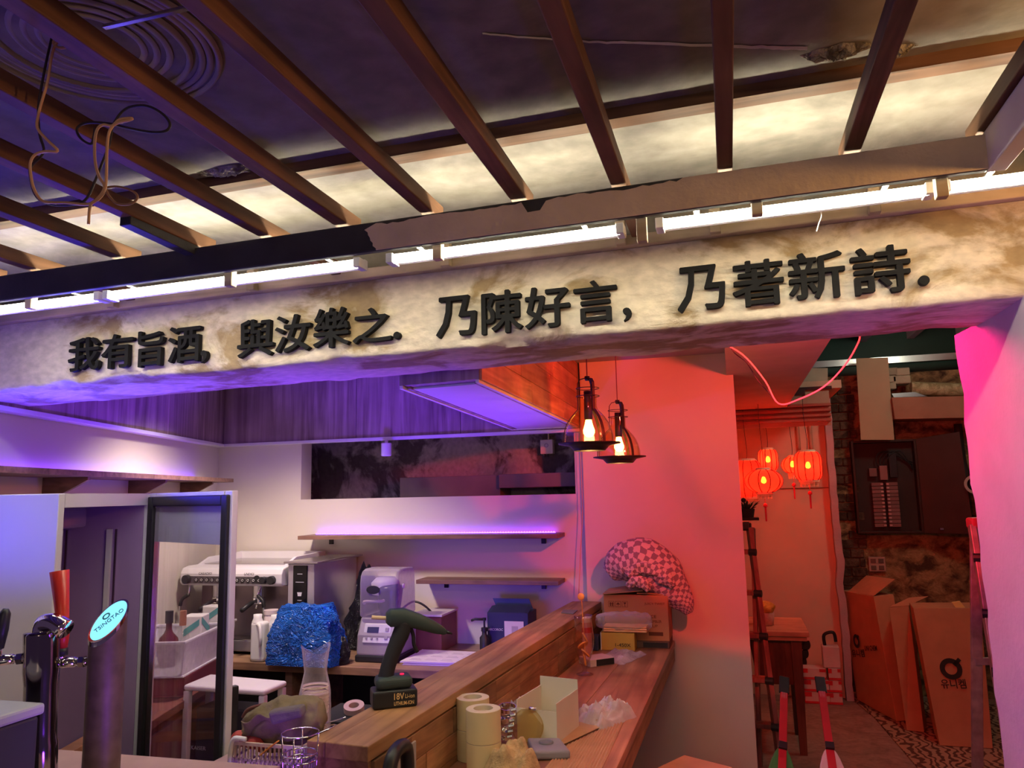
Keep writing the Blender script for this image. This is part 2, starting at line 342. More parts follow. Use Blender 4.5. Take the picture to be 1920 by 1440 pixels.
# plaster ceiling rose (concentric rings), ragged holes, crack
MC = V((-.985, .955, 2.468 + T(-1)))
M_ROSE = mat('rose_plaster', (.40, .35, .30), .8, noise_amt=.2)
for rr, hh in ((.198, .008), (.183, .004), (.170, .004), (.150, .009), (.118, .004), (.098, .004), (.078, .004)):
    G().lathe([(rr - .005, 0), (rr - .002, -hh), (rr + .003, -hh * .7), (rr + .006, 0)], MC, 56).build('plaster_ring', M_ROSE, ceiling, smooth=True)
M_CRUMB = patchy('broken_plaster', (.46, .40, .32), (.18, .14, .10), 22, .45, .55, bump=.8)
for (cx, cy, rx, ry, sd) in ((-1.085, 1.452, .075, .020, 3), (-1.24, 1.468, .035, .012, 5), (.225, 1.405, .060, .022, 9), (.33, 1.432, .03, .010, 12)):
    def lump(u, v, cx=cx, cy=cy, rx=rx, ry=ry, sd=sd):
        a = u * 2 * math.pi; r = v * (1 + .35 * fbm((math.cos(a) * 3 + sd, math.sin(a) * 3, v * 3)))
        return V((cx + rx * r * math.cos(a), cy + ry * r * math.sin(a), 2.467 + T(cx) - (.012 * (1 - v * v) * (1 + 1.2 * fbm((a * 2 + sd, v * 6, 0))))))
    G().grid(lump, 26, 5, True).build('torn_plaster', M_CRUMB, ceiling, smooth=False)
ck = [onZ(x, y, 2.462) for x, y in ((905, 70), (960, 76), (1060, 85), (1130, 90), (1200, 92), (1350, 100), (1440, 104), (1515, 107))]
pts = spline(ck, 8); g = G(); vs = []; fs = []
for k, p in enumerate(pts):
    t = k / (len(pts) - 1); wd = .0016 + .0045 * t * (1 + .6 * fbm((k * .7, 1, 2))); o = .003 * fbm((k * .5, 5, 2)); z = 2.4665 + T(p.x)
    vs += [(p.x, p.y - wd + o, z), (p.x, p.y + wd + o, z), (p.x, p.y + o, z - .002)]
for k in range(len(pts) - 1): fs += [(k * 3, k * 3 + 2, k * 3 + 5, k * 3 + 3), (k * 3 + 2, k * 3 + 1, k * 3 + 4, k * 3 + 5)]
g.add(vs, fs).build('crack_filler', mat('filler', (.62, .55, .48), .8), ceiling)
# the lettered beam: rough plaster, chipped lower edge
BX0, BX1 = -2.75, 1.4
def beam_pt(u, v):
    x = BX0 + (BX1 - BX0) * u
    prof = [(1.95, 2.322), (1.9495, 2.26), (1.949, 2.19), (1.949, 2.13), (1.95, 2.112), (1.953, 2.103), (1.962, 2.098), (1.985, 2.098), (2.05, 2.098), (2.13, 2.098), (2.22, 2.098), (2.285, 2.098), (2.297, 2.102), (2.30, 2.115), (2.30, 2.322), (1.95, 2.322)]
    k = round(v * 15); y, z = prof[k]
    n1 = fbm((x * 5, y * 5, z * 5)); ch = max(0, fbm((x * 3.1, 3.3, 0)) - .18)
    if k in (3, 4, 5, 6): z += .030 * ch * (1 if k > 3 else .5); y += .014 * ch
    if 1 <= k <= 6: y += .003 * n1
    if 5 <= k <= 12: z += .004 * n1
    if k in (11, 12): z += .008 * max(0, fbm((x * 5, 8, 0)))
    return V((x, y, z + T(x)))
beam = struct(G().grid(beam_pt, 300, 15).build('beam', M_PLASTER, auto=50), 'plastered beam with patchy trowel marks carrying black lettering', 'beam')
# batten on the beam's front edge, metal fascia in front of it, return piece at its end
def rail(x0, x1, y0, y1, z0, z1, n=1):
    return G().hexa([(x0, y0, z0 + T(x0)), (x1, y0, z0 + T(x1)), (x1, y1, z0 + T(x1)), (x0, y1, z0 + T(x0)),
                     (x0, y0, z1 + T(x0)), (x1, y0, z1 + T(x1)), (x1, y1, z1 + T(x1)), (x0, y1, z1 + T(x0))])
tr1 = struct(rail(-2.75, 1.4, 1.925, 1.965, 2.323, 2.352).build('trim_1', M_PALE, bevel=.003), 'pale timber batten lying along the top of the lettered beam', 'batten')
for x in (-1.83, -1.33, -.72, -.24, -.005, .36): rail(x - .013, x + .013, 1.90, 1.924, 2.322, 2.40).build('block', M_PALE, tr1, bevel=.002)
tr2 = struct(rail(-2.75, .495, 1.562, 1.580, 2.265, 2.336).build('trim_2', M_METAL_DK, bevel=.003), 'dark steel channel hung in front of the cove tubes', 'fascia')
xa, xb = onY(705, 450, 1.56).x, .496
poly = []
N1 = 90
for k in range(N1 + 1):
    t = k / N1; x = xa + (xb - xa) * t
    e = .0075 + .009 * fbm((x * 9, 2, 0)) + .004 * fbm((x * 50, 7, 0)) + (.022 if -.41 < x < -.36 else 0)
    if t > .55: e = .002 + .002 * abs(fbm((x * 30, 2, 0)))
    poly.append((x, 2.336 + T(x) - max(.001, e)))
for k in range(12): poly.append((xb, 2.334 + T(xb) - .066 * (k + 1) / 13))
for k in range(30, -1, -1):
    x = xa + (xb - xa) * k / 30; poly.append((x + .012 * fbm((k * 3.1, 1, 1)) * (1 if k < 2 else 0), 2.266 + T(x)))
for k in range(8): poly.append((xa + .02 * fbm((k * .8, 4, 2)) - .004 * k, 2.270 + T(xa) + .0068 * k))
M_PUTTY = mat('putty_coat', (.60, .50, .40), .8, noise_amt=.12, nscale=9, bump=.3)
lab(G().prism(poly, (0, 1.5615, 0), (1, 0, 0), (0, 0, 1), (0, -.002, 0)).build('putty_coat', M_PUTTY, tr2), 'ragged coat of beige putty')
ret = G().bar((.512, 1.58, 2.303 + T(.5)), (.512, .15, 2.303 + T(.5)), .035, .076)
struct(ret.build('trim_3', mat('return_paint', (.58, .50, .48), .7, noise_amt=.08), bevel=.003), 'beige channel turning the corner towards the room at the fascia end', 'fascia')
# orange boarding beyond the return
M_ORANGE = mat('orange_board', (.52, .22, .06), .6, noise_amt=.1)
ob = struct(G().box((.56, 1.66, 2.368), (1.4, 1.69, 2.395)).build('trim_4', M_ORANGE, bevel=.002), 'orange board above the tubes beyond the fascia corner', 'board')
# side wall on the right with a ragged far edge
g = G(); vs = []; fs = []; nz = 50
for k in range(nz + 1):
    z = 2.125 * k / nz; e = .018 * fbm((z * 6, 1, 0)) + .012 * fbm((z * 17, 4, 0))
    yf = 2.40 + .055 * (z / 2.1) + e
    vs += [(.66, 1.955, z), (.66, 2.18, z), (.652, 2.30, z), (.640 + .008 * fbm((z * 9, 2, 2)), yf - .02, z), (.66, yf, z), (1.3, yf, z), (1.3, 1.955, z)]
for k in range(nz):
    for c in range(7): fs.append((k * 7 + c, k * 7 + 7 + c, k * 7 + 7 + (c + 1) % 7, k * 7 + (c + 1) % 7))
fs += [tuple(range(7)), tuple(nz * 7 + 6 - c for c in range(7))]
struct(g.add(vs, fs).build('wall_right', M_RIGHTW, auto=35), 'plastered pier under the right end of the beam', 'wall')
# ------------------------------------------------------------------ kitchen shell
g = G()
p = [LW(3.3, 0), LW(0, 0), LW(0, -.12), LW(3.3, -.12)]
g.hexa(p + [q + V((0, 0, 2.42)) for q in p])
struct(g.build('wall_left', M_WALL), 'cream kitchen wall on the left with a shelf', 'wall')
OX0, OX1, OZ0, OZ1 = -2.57, -.845, 1.692, 2.06
g = G().box((-3.4, 4.25, 0), (OX0, 4.37, 2.42)).box((OX0, 4.25, 0), (OX1, 4.37, OZ0)).box((OX1, 4.25, 0), (-.79, 4.37, 2.42)).box((OX0, 4.25, OZ1), (OX1, 4.37, 2.42))
wback = struct(g.build('wall_back', M_WALL), 'cream kitchen back wall with a long niche opening', 'wall')
M_STAIN = patchy('stained_concrete', (.44, .40, .42), (.12, .10, .11), 5, .46, .56, bump=.5, dist=.5, stretch=(1, 1, .8))
struct(G().box((-2.9, 4.75, 1.4), (-.6, 4.85, 2.5)).build('wall_niche', M_STAIN), 'stained bare concrete behind the kitchen niche', 'wall')
M_DUCT = mat('duct_paint', (.20, .17, .18), .7)
o = thing('duct_casing', 'two plain boxed duct casings along the foot of the stained niche', 'duct', (-1.4, 4.6, 1.5))
G().box((-2.02, 4.50, 1.5), (-1.36, 4.74, 1.815)).build('casing', M_DUCT, o, bevel=.004)
G().box((-1.355, 4.46, 1.735), (-.70, 4.74, 1.818)).build('casing', M_DUCT, o, bevel=.004)
# partition the bar runs into
struct(G().box((-.79, 4.2, 0), (.035, 5.4, 3.0)).build('wall_bar', M_PEACH), 'plain painted partition at the far end of the bar', 'wall')
# walnut soffit bands above the walls
fb = struct(G().box((-3.3, 4.235, 2.06), (-.79, 4.249, 2.42)).build('trim_5', M_WALNUT), 'walnut veneer band above the kitchen back wall', 'soffit')
bx = [-3.17, -2.173, -1.504, -.80]
for a, b in zip(bx[:-1], bx[1:]): G().box((a + .0015, 4.205, 2.052), (b - .0015, 4.234, 2.42)).build('panel', M_WALNUT, fb, bevel=.001)
G().box((-3.17, 4.19, 2.034), (-.80, 4.249, 2.0515)).build('edge_strip', M_WHITE, fb, bevel=.002)
fl = struct(G().hexa([LW(3.3, .001, 2.055), LW(0, .001, 2.055), LW(0, .014, 2.055), LW(3.3, .014, 2.055), LW(3.3, .001, 2.42), LW(0, .001, 2.42), LW(0, .014, 2.42), LW(3.3, .014, 2.42)]).build('trim_6', M_WALNUT), 'walnut veneer band above the left kitchen wall', 'soffit')
for a, b in ((0.03, .9), (.9, 1.75), (1.75, 2.6)):
    G().hexa([LW(b, .015, 2.052), LW(a + .003, .015, 2.052), LW(a + .003, .045, 2.052), LW(b, .045, 2.052), LW(b, .015, 2.42), LW(a + .003, .015, 2.42), LW(a + .003, .045, 2.42), LW(b, .045, 2.42)]).build('panel', M_WALNUT, fl)
G().hexa([LW(3.3, .001, 2.034), LW(.05, .001, 2.034), LW(.05, .06, 2.034), LW(3.3, .06, 2.034), LW(3.3, .001, 2.0515), LW(.05, .001, 2.0515), LW(.05, .06, 2.0515), LW(3.3, .06, 2.0515)]).build('edge_strip', M_WHITE, fl, bevel=.002)
struct(G().box((-3.4, 2.31, 2.42), (.035, 4.9, 2.5)).build('ceiling_kitchen', mat('kitchen_ceiling', (.35, .33, .32), .9)), 'kitchen ceiling hidden behind the lettered beam', 'ceiling')
# boxed hood above the bar: timber side, white underside framed in wood
hood = thing('hood_box', 'boxed soffit above the bar with planked side and framed white underside', 'soffit box', (-.95, 3.3, 2.05))
a0, a1, b0, b1 = V((-1.06, 2.36, 0)), V((-.765, 2.32, 0)), V((-.81, 4.19, 0)), V((-1.19, 4.19, 0))
Z0, Z1 = 2.062, 2.415
def hz(p, z): return V((p.x, p.y, z))
G().hexa([hz(q, Z0 + .006) for q in (a0, a1, b0, b1)] + [hz(q, Z1) for q in (a0, a1, b0, b1)]).build('carcass', M_WALNUT, hood)
def lerp(a, b, t): return a + (b - a) * t
def quad(u, v): return lerp(lerp(a0, a1, u), lerp(b1, b0, u), v)
G().hexa([hz(quad(u, v), Z0 - .002) for u, v in ((.11, .03), (.9, .03), (.9, .97), (.11, .97))] + [hz(quad(u, v), Z0 + .005) for u, v in ((.11, .03), (.9, .03), (.9, .97), (.11, .97))]).build('underside_panel', mat('hood_white', (.62, .61, .62), .5, noise_amt=.03), hood)
for (u0, u1, v0, v1, m, zz) in ((0, .045, 0, 1, M_WHITE, -.006), (.955, 1, 0, 1, M_WHITE, -.006), (.045, .955, .98, 1, M_WHITE, -.006), (.055, .10, .02, .98, M_WALNUT, -.003), (.905, .945, .02, .98, M_WALNUT, -.003)):
    q = [quad(u, v) for u, v in ((u0, v0), (u1, v0), (u1, v1), (u0, v1))]
    G().hexa([hz(t, Z0 + zz) for t in q] + [hz(t, Z0 + .0055) for t in q]).build('frame_rail', m, hood, bevel=.001)
M_REDW = wood('hood_planks', (.58, .30, .14), (.36, .15, .06), 1, 1.1, .55, var=.16)
sd = (b0 - a1).normalized(); so = V((sd.y, -sd.x, 0)) * .010
rows = 4
for r in range(rows):
    za = Z0 + .004 + (Z1 - Z0) * r / rows; zb = Z0 + .004 + (Z1 - Z0) * (r + 1) / rows - .002
    cuts = [0] + sorted(random.uniform(.15, .9) for _ in range(2)) + [1]
    for c0, c1 in zip(cuts[:-1], cuts[1:]):
        p0, p1 = lerp(a1, b0, c0 + .001), lerp(a1, b0, c1 - .001)
        G().hexa([hz(p0, za), hz(p0 + so, za), hz(p1 + so, za), hz(p1, za), hz(p0, zb), hz(p0 + so, zb), hz(p1 + so, zb), hz(p1, zb)]).build('plank', M_REDW, hood, bevel=.0012)
# ------------------------------------------------------------------ passage and alcove on the right
M_PINKC = mat('passage_ceiling_paint', (.55, .42, .36), .8, noise_amt=.08)
struct(G().box((-.0, 2.31, 2.30), (.42, 6.2, 2.36)).build('ceiling_passage', M_PINKC), 'low boarded ceiling over the passage beside the bar', 'ceiling')
M_RED = mat('alcove_paint', (.66, .50, .36), .8, noise_amt=.06, nscale=3)
walc = struct(G().box((-.8, 7.02, 0), (.80, 7.12, 2.6)).build('wall_alcove', M_RED), 'painted wall at the back of the lantern alcove', 'wall')
struct(G().box((-.8, 5.4, 0), (-.6, 7.1, 2.6)).build('wall_alcove_side', M_RED), 'side wall of the lantern alcove behind the bar partition', 'wall')
struct(G().box((-.7, 6.2, 2.44), (.83, 7.15, 2.5)).build('ceiling_alcove', mat('alcove_ceiling', (.6, .4, .28), .8)), 'ceiling of the lantern alcove', 'ceiling')
M_MOULD = mat('mouldings', (.34, .12, .08), .5)
mo = thing('cornice_moulding', 'stepped dark red moulding across the mouth of the lantern alcove', 'moulding', (.35, 6.2, 2.2))
for k, (z, d) in enumerate(((2.30, .06), (2.262, .045), (2.225, .03), (2.19, .018))):
    G().box((-.1, 6.17 - d, z), (.735, 6.20, z + .022)).build('moulding_strip', M_MOULD, mo, bevel=.003)
G().box((-.1, 6.18, 2.16), (.735, 6.2, 2.42)).build('backing_board', mat('backing', (.40, .26, .18), .8), mo)
# brick wall with the fuse box
M_BRICKD = patchy('dark_brick_wall', (.14, .085, .055), (.055, .03, .02), 7, .4, .6, bump=.9)
M_RUST = patchy('torn_plaster_wall', (.36, .235, .11), (.075, .042, .024), 8, .40, .62, bump=.8, dist=.6, stretch=(1, 1, 1.4))
wp = struct(G().box((.84, 7.2, 0), (3.2, 7.4, 2.66)).build('wall_brick', M_RUST), 'torn rusty plaster wall behind the fuse box', 'wall')
for r in range(34):
    z = .02 + r * .0775
    for c in range(2):
        x0 = .845 + (c * .150 if r % 2 else c * .150 - .07); x1 = x0 + .143
        x0 = max(x0, .842 + .004 * (r % 3)); x1 = min(x1, 1.06 - .04 * random.random())
        if x1 - x0 < .03 or random.random() < .06: continue
        G().box((x0, 7.182 - random.uniform(0, .014), z), (x1, 7.215, z + .068)).build('brick', M_BRICKD, wp, bevel=.004, seg=1)
g = G(); vs = []; fs = []; nz = 40
for k in range(nz + 1):
    z = 2.45 * k / nz; e = .014 * fbm((z * 5, 6, 0)); x0 = .775 + e
    vs += [(x0, 6.93, z), (x0 + .055 + .3 * e, 6.93, z), (x0 + .06, 7.19, z), (x0, 7.19, z)]
for k in range(nz):
    for c in range(4): fs.append((k * 4 + c, k * 4 + (c + 1) % 4, k * 4 + 4 + (c + 1) % 4, k * 4 + 4 + c))
fs += [(3, 2, 1, 0), (nz * 4, nz * 4 + 1, nz * 4 + 2, nz * 4 + 3)]
struct(g.add(vs, fs).build('trim_7', mat('lavender_edge', (.46, .36, .38), .85, noise_amt=.1, bump=.3), auto=40), 'ragged plaster edge between lantern alcove and brick wall', 'edge')
struct(G().box((2.6, 2.5, 0), (2.7, 7.3, 3.2)).build('wall_far_right', M_RUST), 'dark side wall of the passage beyond the pier', 'wall')
# green upper wall, steel channel, rafters
M_GREEN = mat('dark_green_paint', (.012, .055, .035), .5, noise_amt=.3, nscale=3)
struct(G().box((.40, 7.6, 2.4), (3.4, 7.7, 3.8)).build('wall_green', M_GREEN), 'dark green wall under the white rafters', 'wall')
struct(G().box((.43, 3.0, 3.16), (3.4, 7.7, 3.2)).build('ceiling_rafters', mat('rafter_deck', (.75, .74, .66), .8)), 'pale deck above the white rafters', 'ceiling')
for k, x in enumerate((.80, 1.20, 1.60, 2.0, 2.4)):
    struct(G().hexa([(x, 4.0, 3.02), (x + .06, 4.0, 3.02), (x + .06, 7.6, 3.02), (x, 7.6, 3.02), (x, 4.0, 3.16), (x + .06, 4.0, 3.16), (x + .06, 7.6, 3.16), (x, 7.6, 3.16)]).build('rafter', M_WHITE, None, bevel=.003), 'white painted rafter above the green wall, number %s from the lantern alcove' % ('one', 'two', 'three', 'four', 'five')[k], 'rafter')
g = G().box((.5, 7.10, 2.735), (2.6, 7.17, 2.74)).box((.5, 7.10, 2.74), (2.6, 7.104, 2.79)).box((.5, 7.166, 2.74), (2.6, 7.17, 2.79))
tag(g.build('cable_channel', M_STEEL), 'steel cable channel running across the green wall', 'channel')
struct(rail(-2.75, 1.4, 2.03, 2.30, 2.31, 2.475).build('wall_over_beam', M_CEIL), 'strip of bare plaster between lettered beam and ceiling', 'wall')
for (px, y0, y1) in ((58, 556, 580), (432, 508, 538), (822, 460, 488), (1205, 408, 455), (1420, 372, 405), (1766, 328, 372)):
    q = onY(px, y1, 1.61); G().box((q.x - .011, 1.598, q.z), (q.x + .011, 1.62, 2.342 + T(q.x))).build('hanger_block', M_PALE, tr2, bevel=.002)
# ================================================================== lamps one can see
M_TUBE = glow('tube_light', (1, .94, .70), 62)
TUBES = [(-40, 190, 'fluorescent tube at the far left end of the cove'), (207, 672, 'fluorescent tube above the first four characters of the lettering'),
         (733, 1165, 'fluorescent tube above the middle lettering'), (1240, 1755, 'fluorescent tube above the last lettering group'), (1785, 2050, 'fluorescent tube beyond the fascia corner at the far right')]
for a, b, lb in TUBES:
    xa = onY(a, 480, 1.65).x; xb = onY(b, 480, 1.65).x; za = 2.271 + T(xa); zb = 2.271 + T(xb)
    t = thing('cove_tube', 'bright white ' + lb, 'tube light', ((xa + xb) / 2, 1.66, (za + zb) / 2), group='white tubes in the cove')
    G().cyl((xa, 1.65, za), (xb, 1.65, zb), .011, n=12).build('tube', M_TUBE, t, smooth=True)
    G().bar((xa - .01, 1.674, za + .004), (xb + .01, 1.674, zb + .004), .016, .022).build('fitting', M_WHITE, t, bevel=.002)
    for x, z in ((xa, za), (xb, zb)): G().box((x - .009, 1.638, z - .011), (x + .009, 1.682, z + .013)).build('end_cap', M_WHITE, t, bevel=.002)
    for x, z in ((xa + .08, za), (xb - .08, zb)): G().box((x - .006, 1.581, z + .016), (x + .006, 1.68, z + .02)).build('bracket', M_STEEL, t)
# lettering
M_LETTER = mat('letter_black', (.010, .010, .011), .75, spec=.15, noise_amt=.1)
CH = [('我', 128, 186, 630, 698), ('有', 190, 248, 623, 693), ('旨', 258, 306, 617, 689), ('酒', 315, 375, 608, 682), (',', 377, 389, 657, 680),
      ('與', 445, 512, 595, 672), ('汝', 515, 582, 586, 663), ('樂', 587, 655, 573, 655), ('之', 661, 734, 573, 645), ('.', 738, 751, 622, 636),
      ('乃', 817, 892, 551, 635), ('陳', 902, 979, 540, 628), ('好', 983, 1068, 532, 618), ('言', 1075, 1157, 521, 608), (',', 1168, 1184, 577, 602),
      ('乃', 1268, 1360, 493, 587), ('著', 1372, 1470, 482, 577), ('新', 1477, 1585, 466, 565), ('詩', 1595, 1708, 455, 555), ('.', 1722, 1743, 516, 536)]
ORD = ['first', 'second', 'third', 'fourth', 'fifth', 'sixth', 'seventh', 'eighth', 'ninth', 'tenth', 'eleventh', 'twelfth', 'thirteenth', 'fourteenth', 'fifteenth', 'sixteenth', 'seventeenth', 'eighteenth', 'nineteenth', 'twentieth']
kc = 0; kp = 0
for c, x0, x1, y0, y1 in CH:
    w = x1 - x0; s = .1 * w; cx, cy = (x0 + x1) / 2, (y0 + y1) / 2
    wd = onY(x1, cy, 1.93).x - onY(x0, cy, 1.93).x
    if c in ',.': h = onY(cx, y0, 1.93).z - onY(cx, y1, 1.93).z
    else: h = onY(cx, y0 + s / 2, 1.93).z - onY(cx, y1 - s / 2, 1.93).z
    ctr = onY(cx, cy, 1.93); ex = V((1, 0, .0165)).normalized(); ey = V((0, 0, 1))
    o = ctr - ex * (wd / 2) - ey * (h / 2)
    if c in ',.':
        kp += 1; lb = 'black raised %s, punctuation mark %s in the beam lettering' % ('comma' if c == ',' else 'dot', ('one', 'two', 'three', 'four')[kp - 1])
        if c == '.': ob = G().cyl(ctr + V((0, -.004, 0)), ctr + V((0, .012, 0)), wd / 2, n=24).build('sign_dot', M_LETTER, bevel=.001)
        else: ob = letters('sign_comma', c, M_LETTER, V((o.x, 1.935, o.z)), ex, ey, wd, h, depth=.008 * 0 + .0085)
    else:
        kc += 1; lb = 'black raised Chinese character %s, %s character along the beam' % (c, ORD[kc - 1])
        me_o = letters('sign_character', c, M_LETTER, V((o.x, 1.937, o.z)), ex, ey, wd, h, depth=.0085, bold=.016)
        ob = me_o
    tag(ob, lb, 'character' if c not in ',.' else 'punctuation', 'black lettering on the plastered beam')
# pendants over the bar
M_AMBER = glass('amber_glass', (1, .80, .50), .05, 1.5, .09)
M_BLKIRON = mat('black_iron', (.03, .025, .025), .4, .4)
M_BULB = glow('bulb_filament', (1, .50, .10), 22)
def pendant(loc, label, top):
    t = thing('pendant_lamp', label, 'pendant lamp', loc, group='glass pendants over the bar')
    L = lambda g, n, m, **k: g.build(n, m, t, world=False, **k)
    L(G().lathe([(.058, -.022), (.062, -.018), (.075, -.004), (.117, .004), (.118, .008), (.095, .008), (.070, .002), (.058, -.012), (.058, -.022)], n=40), 'dish_ring', M_BLKIRON, smooth=True)
    prof = [(.094, .008), (.093, .03), (.088, .055), (.078, .082), (.062, .106), (.046, .124), (.036, .134), (.033, .15), (.033, .185)]
    L(G().lathe(prof, n=36), 'glass_dome', M_AMBER, smooth=True)
    for k in range(3):
        a = -.80 + k * 2.094; ca, sa = math.cos(a), math.sin(a)
        pts = [((r + .004) * ca, (r + .004) * sa, z) for r, z in prof[:7]] + [(.039 * ca, .039 * sa, .15), (.039 * ca, .039 * sa, .215), (.037 * ca, .037 * sa, .236), (.027 * ca, .027 * sa, .25), (.008 * ca, .008 * sa, .255)]
        pts = [V(p) for p in pts]; g = G(); side = V((-sa, ca, 0)) * .0055; vs = []; fs = []
        for i, p in enumerate(pts):
            d = (pts[min(i + 1, len(pts) - 1)] - pts[max(i - 1, 0)]).normalized(); nn = side.normalized().cross(d) * .0015
            vs += [p - side - nn, p + side - nn, p + side + nn, p - side + nn]
        for i in range(len(pts) - 1):
            for c in range(4): fs.append((i * 4 + c, i * 4 + (c + 1) % 4, i * 4 + 4 + (c + 1) % 4, i * 4 + 4 + c))
        L(g.add(vs, fs), 'strap', M_BLKIRON)
    for z in (.185, .215):
        L(G().tube([(.044 * math.cos(q * .2618), .044 * math.sin(q * .2618), z) for q in range(24)], .0016, 6, True), 'cage_ring', M_BLKIRON, smooth=True)
    L(G().lathe([(.0, .262), (.010, .262), (.010, .25), (.006, .245), (.0, .245)], n=12), 'cap', M_BLKIRON, smooth=True)
    L(G().lathe([(0, .205), (.015, .205), (.016, .10), (.013, .095), (0, .095)], n=14), 'socket', M_BLKIRON, smooth=True)
    L(G().lathe([(0, .028), (.013, .032), (.021, .044), (.022, .056), (.016, .074), (.011, .095)], n=14), 'bulb', M_BULB, smooth=True)
    L(G().cyl((0, 0, .26), (0, 0, top - loc[2]), .0022, n=6), 'cord', mat('cord_red', (.10, .02, .02), .6))
    lamp('pendant_light', 'POINT', (loc[0], loc[1], loc[2] + .012), 1.3, (1, .55, .16), .02)
pendant((-.512, 2.87, 1.876), 'amber glass pendant lamp in the black cage, nearer of the two over the bar', 2.42)
pendant((-.481, 3.45, 1.847), 'amber glass pendant lamp with black dish, farther one beside the partition', 2.42)
# ================================================================== kitchen shelves with led strips
M_LED = glow('led_violet', (.62, .12, 1), 3.5)
def led(name, p, q, label, n):
    t = thing(name, label, 'led strip', (p + q) / 2)
    d = (q - p).normalized()
    G().bar(p, q, .010, .002).build('tape', mat('led_tape', (.5, .3, .6), .5, emit=(.12, .03, 1), estr=22), t)
    g = G()
    for i in range(n):
        c = lerp(p, q, (i + .5) / n) + V((0, 0, .003)); g.bar(c - d * .0035, c + d * .0035, .007, .005)
    g.build('leds', M_LED, t)['kind'] = 'stuff'
M_SHELF = wood('shelf_wood', (.24, .13, .10), (.13, .07, .055), 0, 1.2, .45, var=.05)
sx0, sx1 = onY(558, 1007, 4.06).x, onY(1045, 1003, 4.06).x
def shelf(x0, x1, z, d, label):
    t = thing('wall_shelf', label, 'shelf', ((x0 + x1) / 2, 4.25, z))
    G().box((x0, 4.25 - d, z - .022), (x1, 4.249, z)).build('board', M_SHELF, t, bevel=.0015)
    for x in (x0 + .12, x1 - .12): G().box((x - .012, 4.235, z - .06), (x + .012, 4.249, z - .022)).build('bracket', M_BLKIRON, t)
    return t
shelf(sx0, sx1, 1.482, .19, 'long brown wall shelf glowing violet above the blender')
led('led_strip', V((onY(592, 1000, 4.22).x, 4.225, 1.4845)), V((onY(1041, 1000, 4.22).x, 4.225, 1.4845)), 'violet led strip lying on the long wall shelf', 96)
shelf(onY(780, 1084, 4.08).x, onY(1047, 1087, 4.08).x, 1.236, .17, 'short brown wall shelf below the lit one')
t = thing('wall_shelf', 'brown shelf along the left kitchen wall above the fridge', 'shelf', LW(1.4, .1, 1.81))
G().hexa([LW(2.75, .0, 1.803), LW(.34, .0, 1.803), LW(.34, .22, 1.803), LW(2.75, .22, 1.803), LW(2.75, .0, 1.825), LW(.34, .0, 1.825), LW(.34, .22, 1.825), LW(2.75, .22, 1.825)]).build('board', M_SHELF, t, bevel=.0015)
for s in (.55, 1.15, 1.85, 2.5):
    G().prism([(0, 0), (.18, 0), (.18, -.012), (.012, -.10), (0, -.10)], LW(s, .001, 1.803), LN, V((0, 0, 1)), LD * .02).build('bracket', M_SHELF, t)
led('led_strip', LW(2.7, .03, 1.828), LW(.38, .03, 1.828), 'violet led strip on the shelf along the left wall', 150)
# ================================================================== bar
CL0, CL1 = V((-1.031, 1.751, 0)), V((-.872, 4.195, 0)); CR0, CR1 = V((-.860, 1.735, 0)), V((-.714, 4.195, 0))
bd = (CR1 - CR0).normalized(); bn = V((bd.y, -bd.x, 0))
bar = thing('bar_counter', 'timber bar with a raised plank cap and a lower drinks ledge', 'bar', (-.85, 3.0, 0))
def cq(u, v): return lerp(lerp(CL0, CR0, u), lerp(CL1, CR1, u), v)
for u0, u1 in ((0, .30), (.306, 1)):
    q = [cq(u0, 0), cq(u1, 0), cq(u1, 1), cq(u0, 1)]
    G().hexa([hz(p, 1.083) for p in q] + [hz(p, 1.12 - (.001 if u0 == 0 else 0)) for p in q]).build('cap_plank', M_BARW, bar, bevel=.0025)
q = [cq(.07, .012), cq(.93, .012), cq(.93, .999), cq(.07, .999)]
G().hexa([hz(p, 0) for p in q] + [hz(p, 1.083) for p in q]).build('body', M_BLACKM, bar)
e0, e1 = cq(.07, .012), cq(.93, .012); ed = (e1 - e0).normalized(); en = V((0, -1, 0))
G().hexa([hz(e0 + en * .012, 0), hz(lerp(e0, e1, .84) + en * .012, 0), hz(lerp(e0, e1, .84), 0), hz(e0, 0)] + [hz(p, 1.08) for p in (e0 + en * .012, lerp(e0, e1, .84) + en * .012, lerp(e0, e1, .84), e0)]).build('end_panel', M_BARX, bar, bevel=.001)
G().hexa([hz(p, 0) for p in (lerp(e0, e1, .845) + en * .016, e1 + en * .016 + bn * .004, e1 + bn * .004, lerp(e0, e1, .845))] + [hz(p, 1.08) for p in (lerp(e0, e1, .845) + en * .016, e1 + en * .016 + bn * .004, e1 + bn * .004, lerp(e0, e1, .845))]).build('corner_post', M_BARW, bar, bevel=.001)
F0, F1 = cq(.93, .012), cq(.93, .999); FL = (F1 - F0).length
rnd = random.Random(4)
for r in range(4):
    za = 1.080 - .068 * (r + 1); zb = za + .0665; s = -rnd.uniform(0, .25)
    while s < FL:
        l = rnd.uniform(.22, .55); s0, s1 = max(0, s), min(FL, s + l - .002); th = .012 + rnd.uniform(0, .004)
        if s1 - s0 > .02:
            p0, p1 = F0 + bd * s0, F0 + bd * s1
            G().hexa([hz(p0, za), hz(p0 + bn * th, za), hz(p1 + bn * th, za), hz(p1, za), hz(p0, zb), hz(p0 + bn * th, zb), hz(p1 + bn * th, zb), hz(p1, zb)]).build('plank', M_BARX, bar, bevel=.001, seg=1)
        s += l
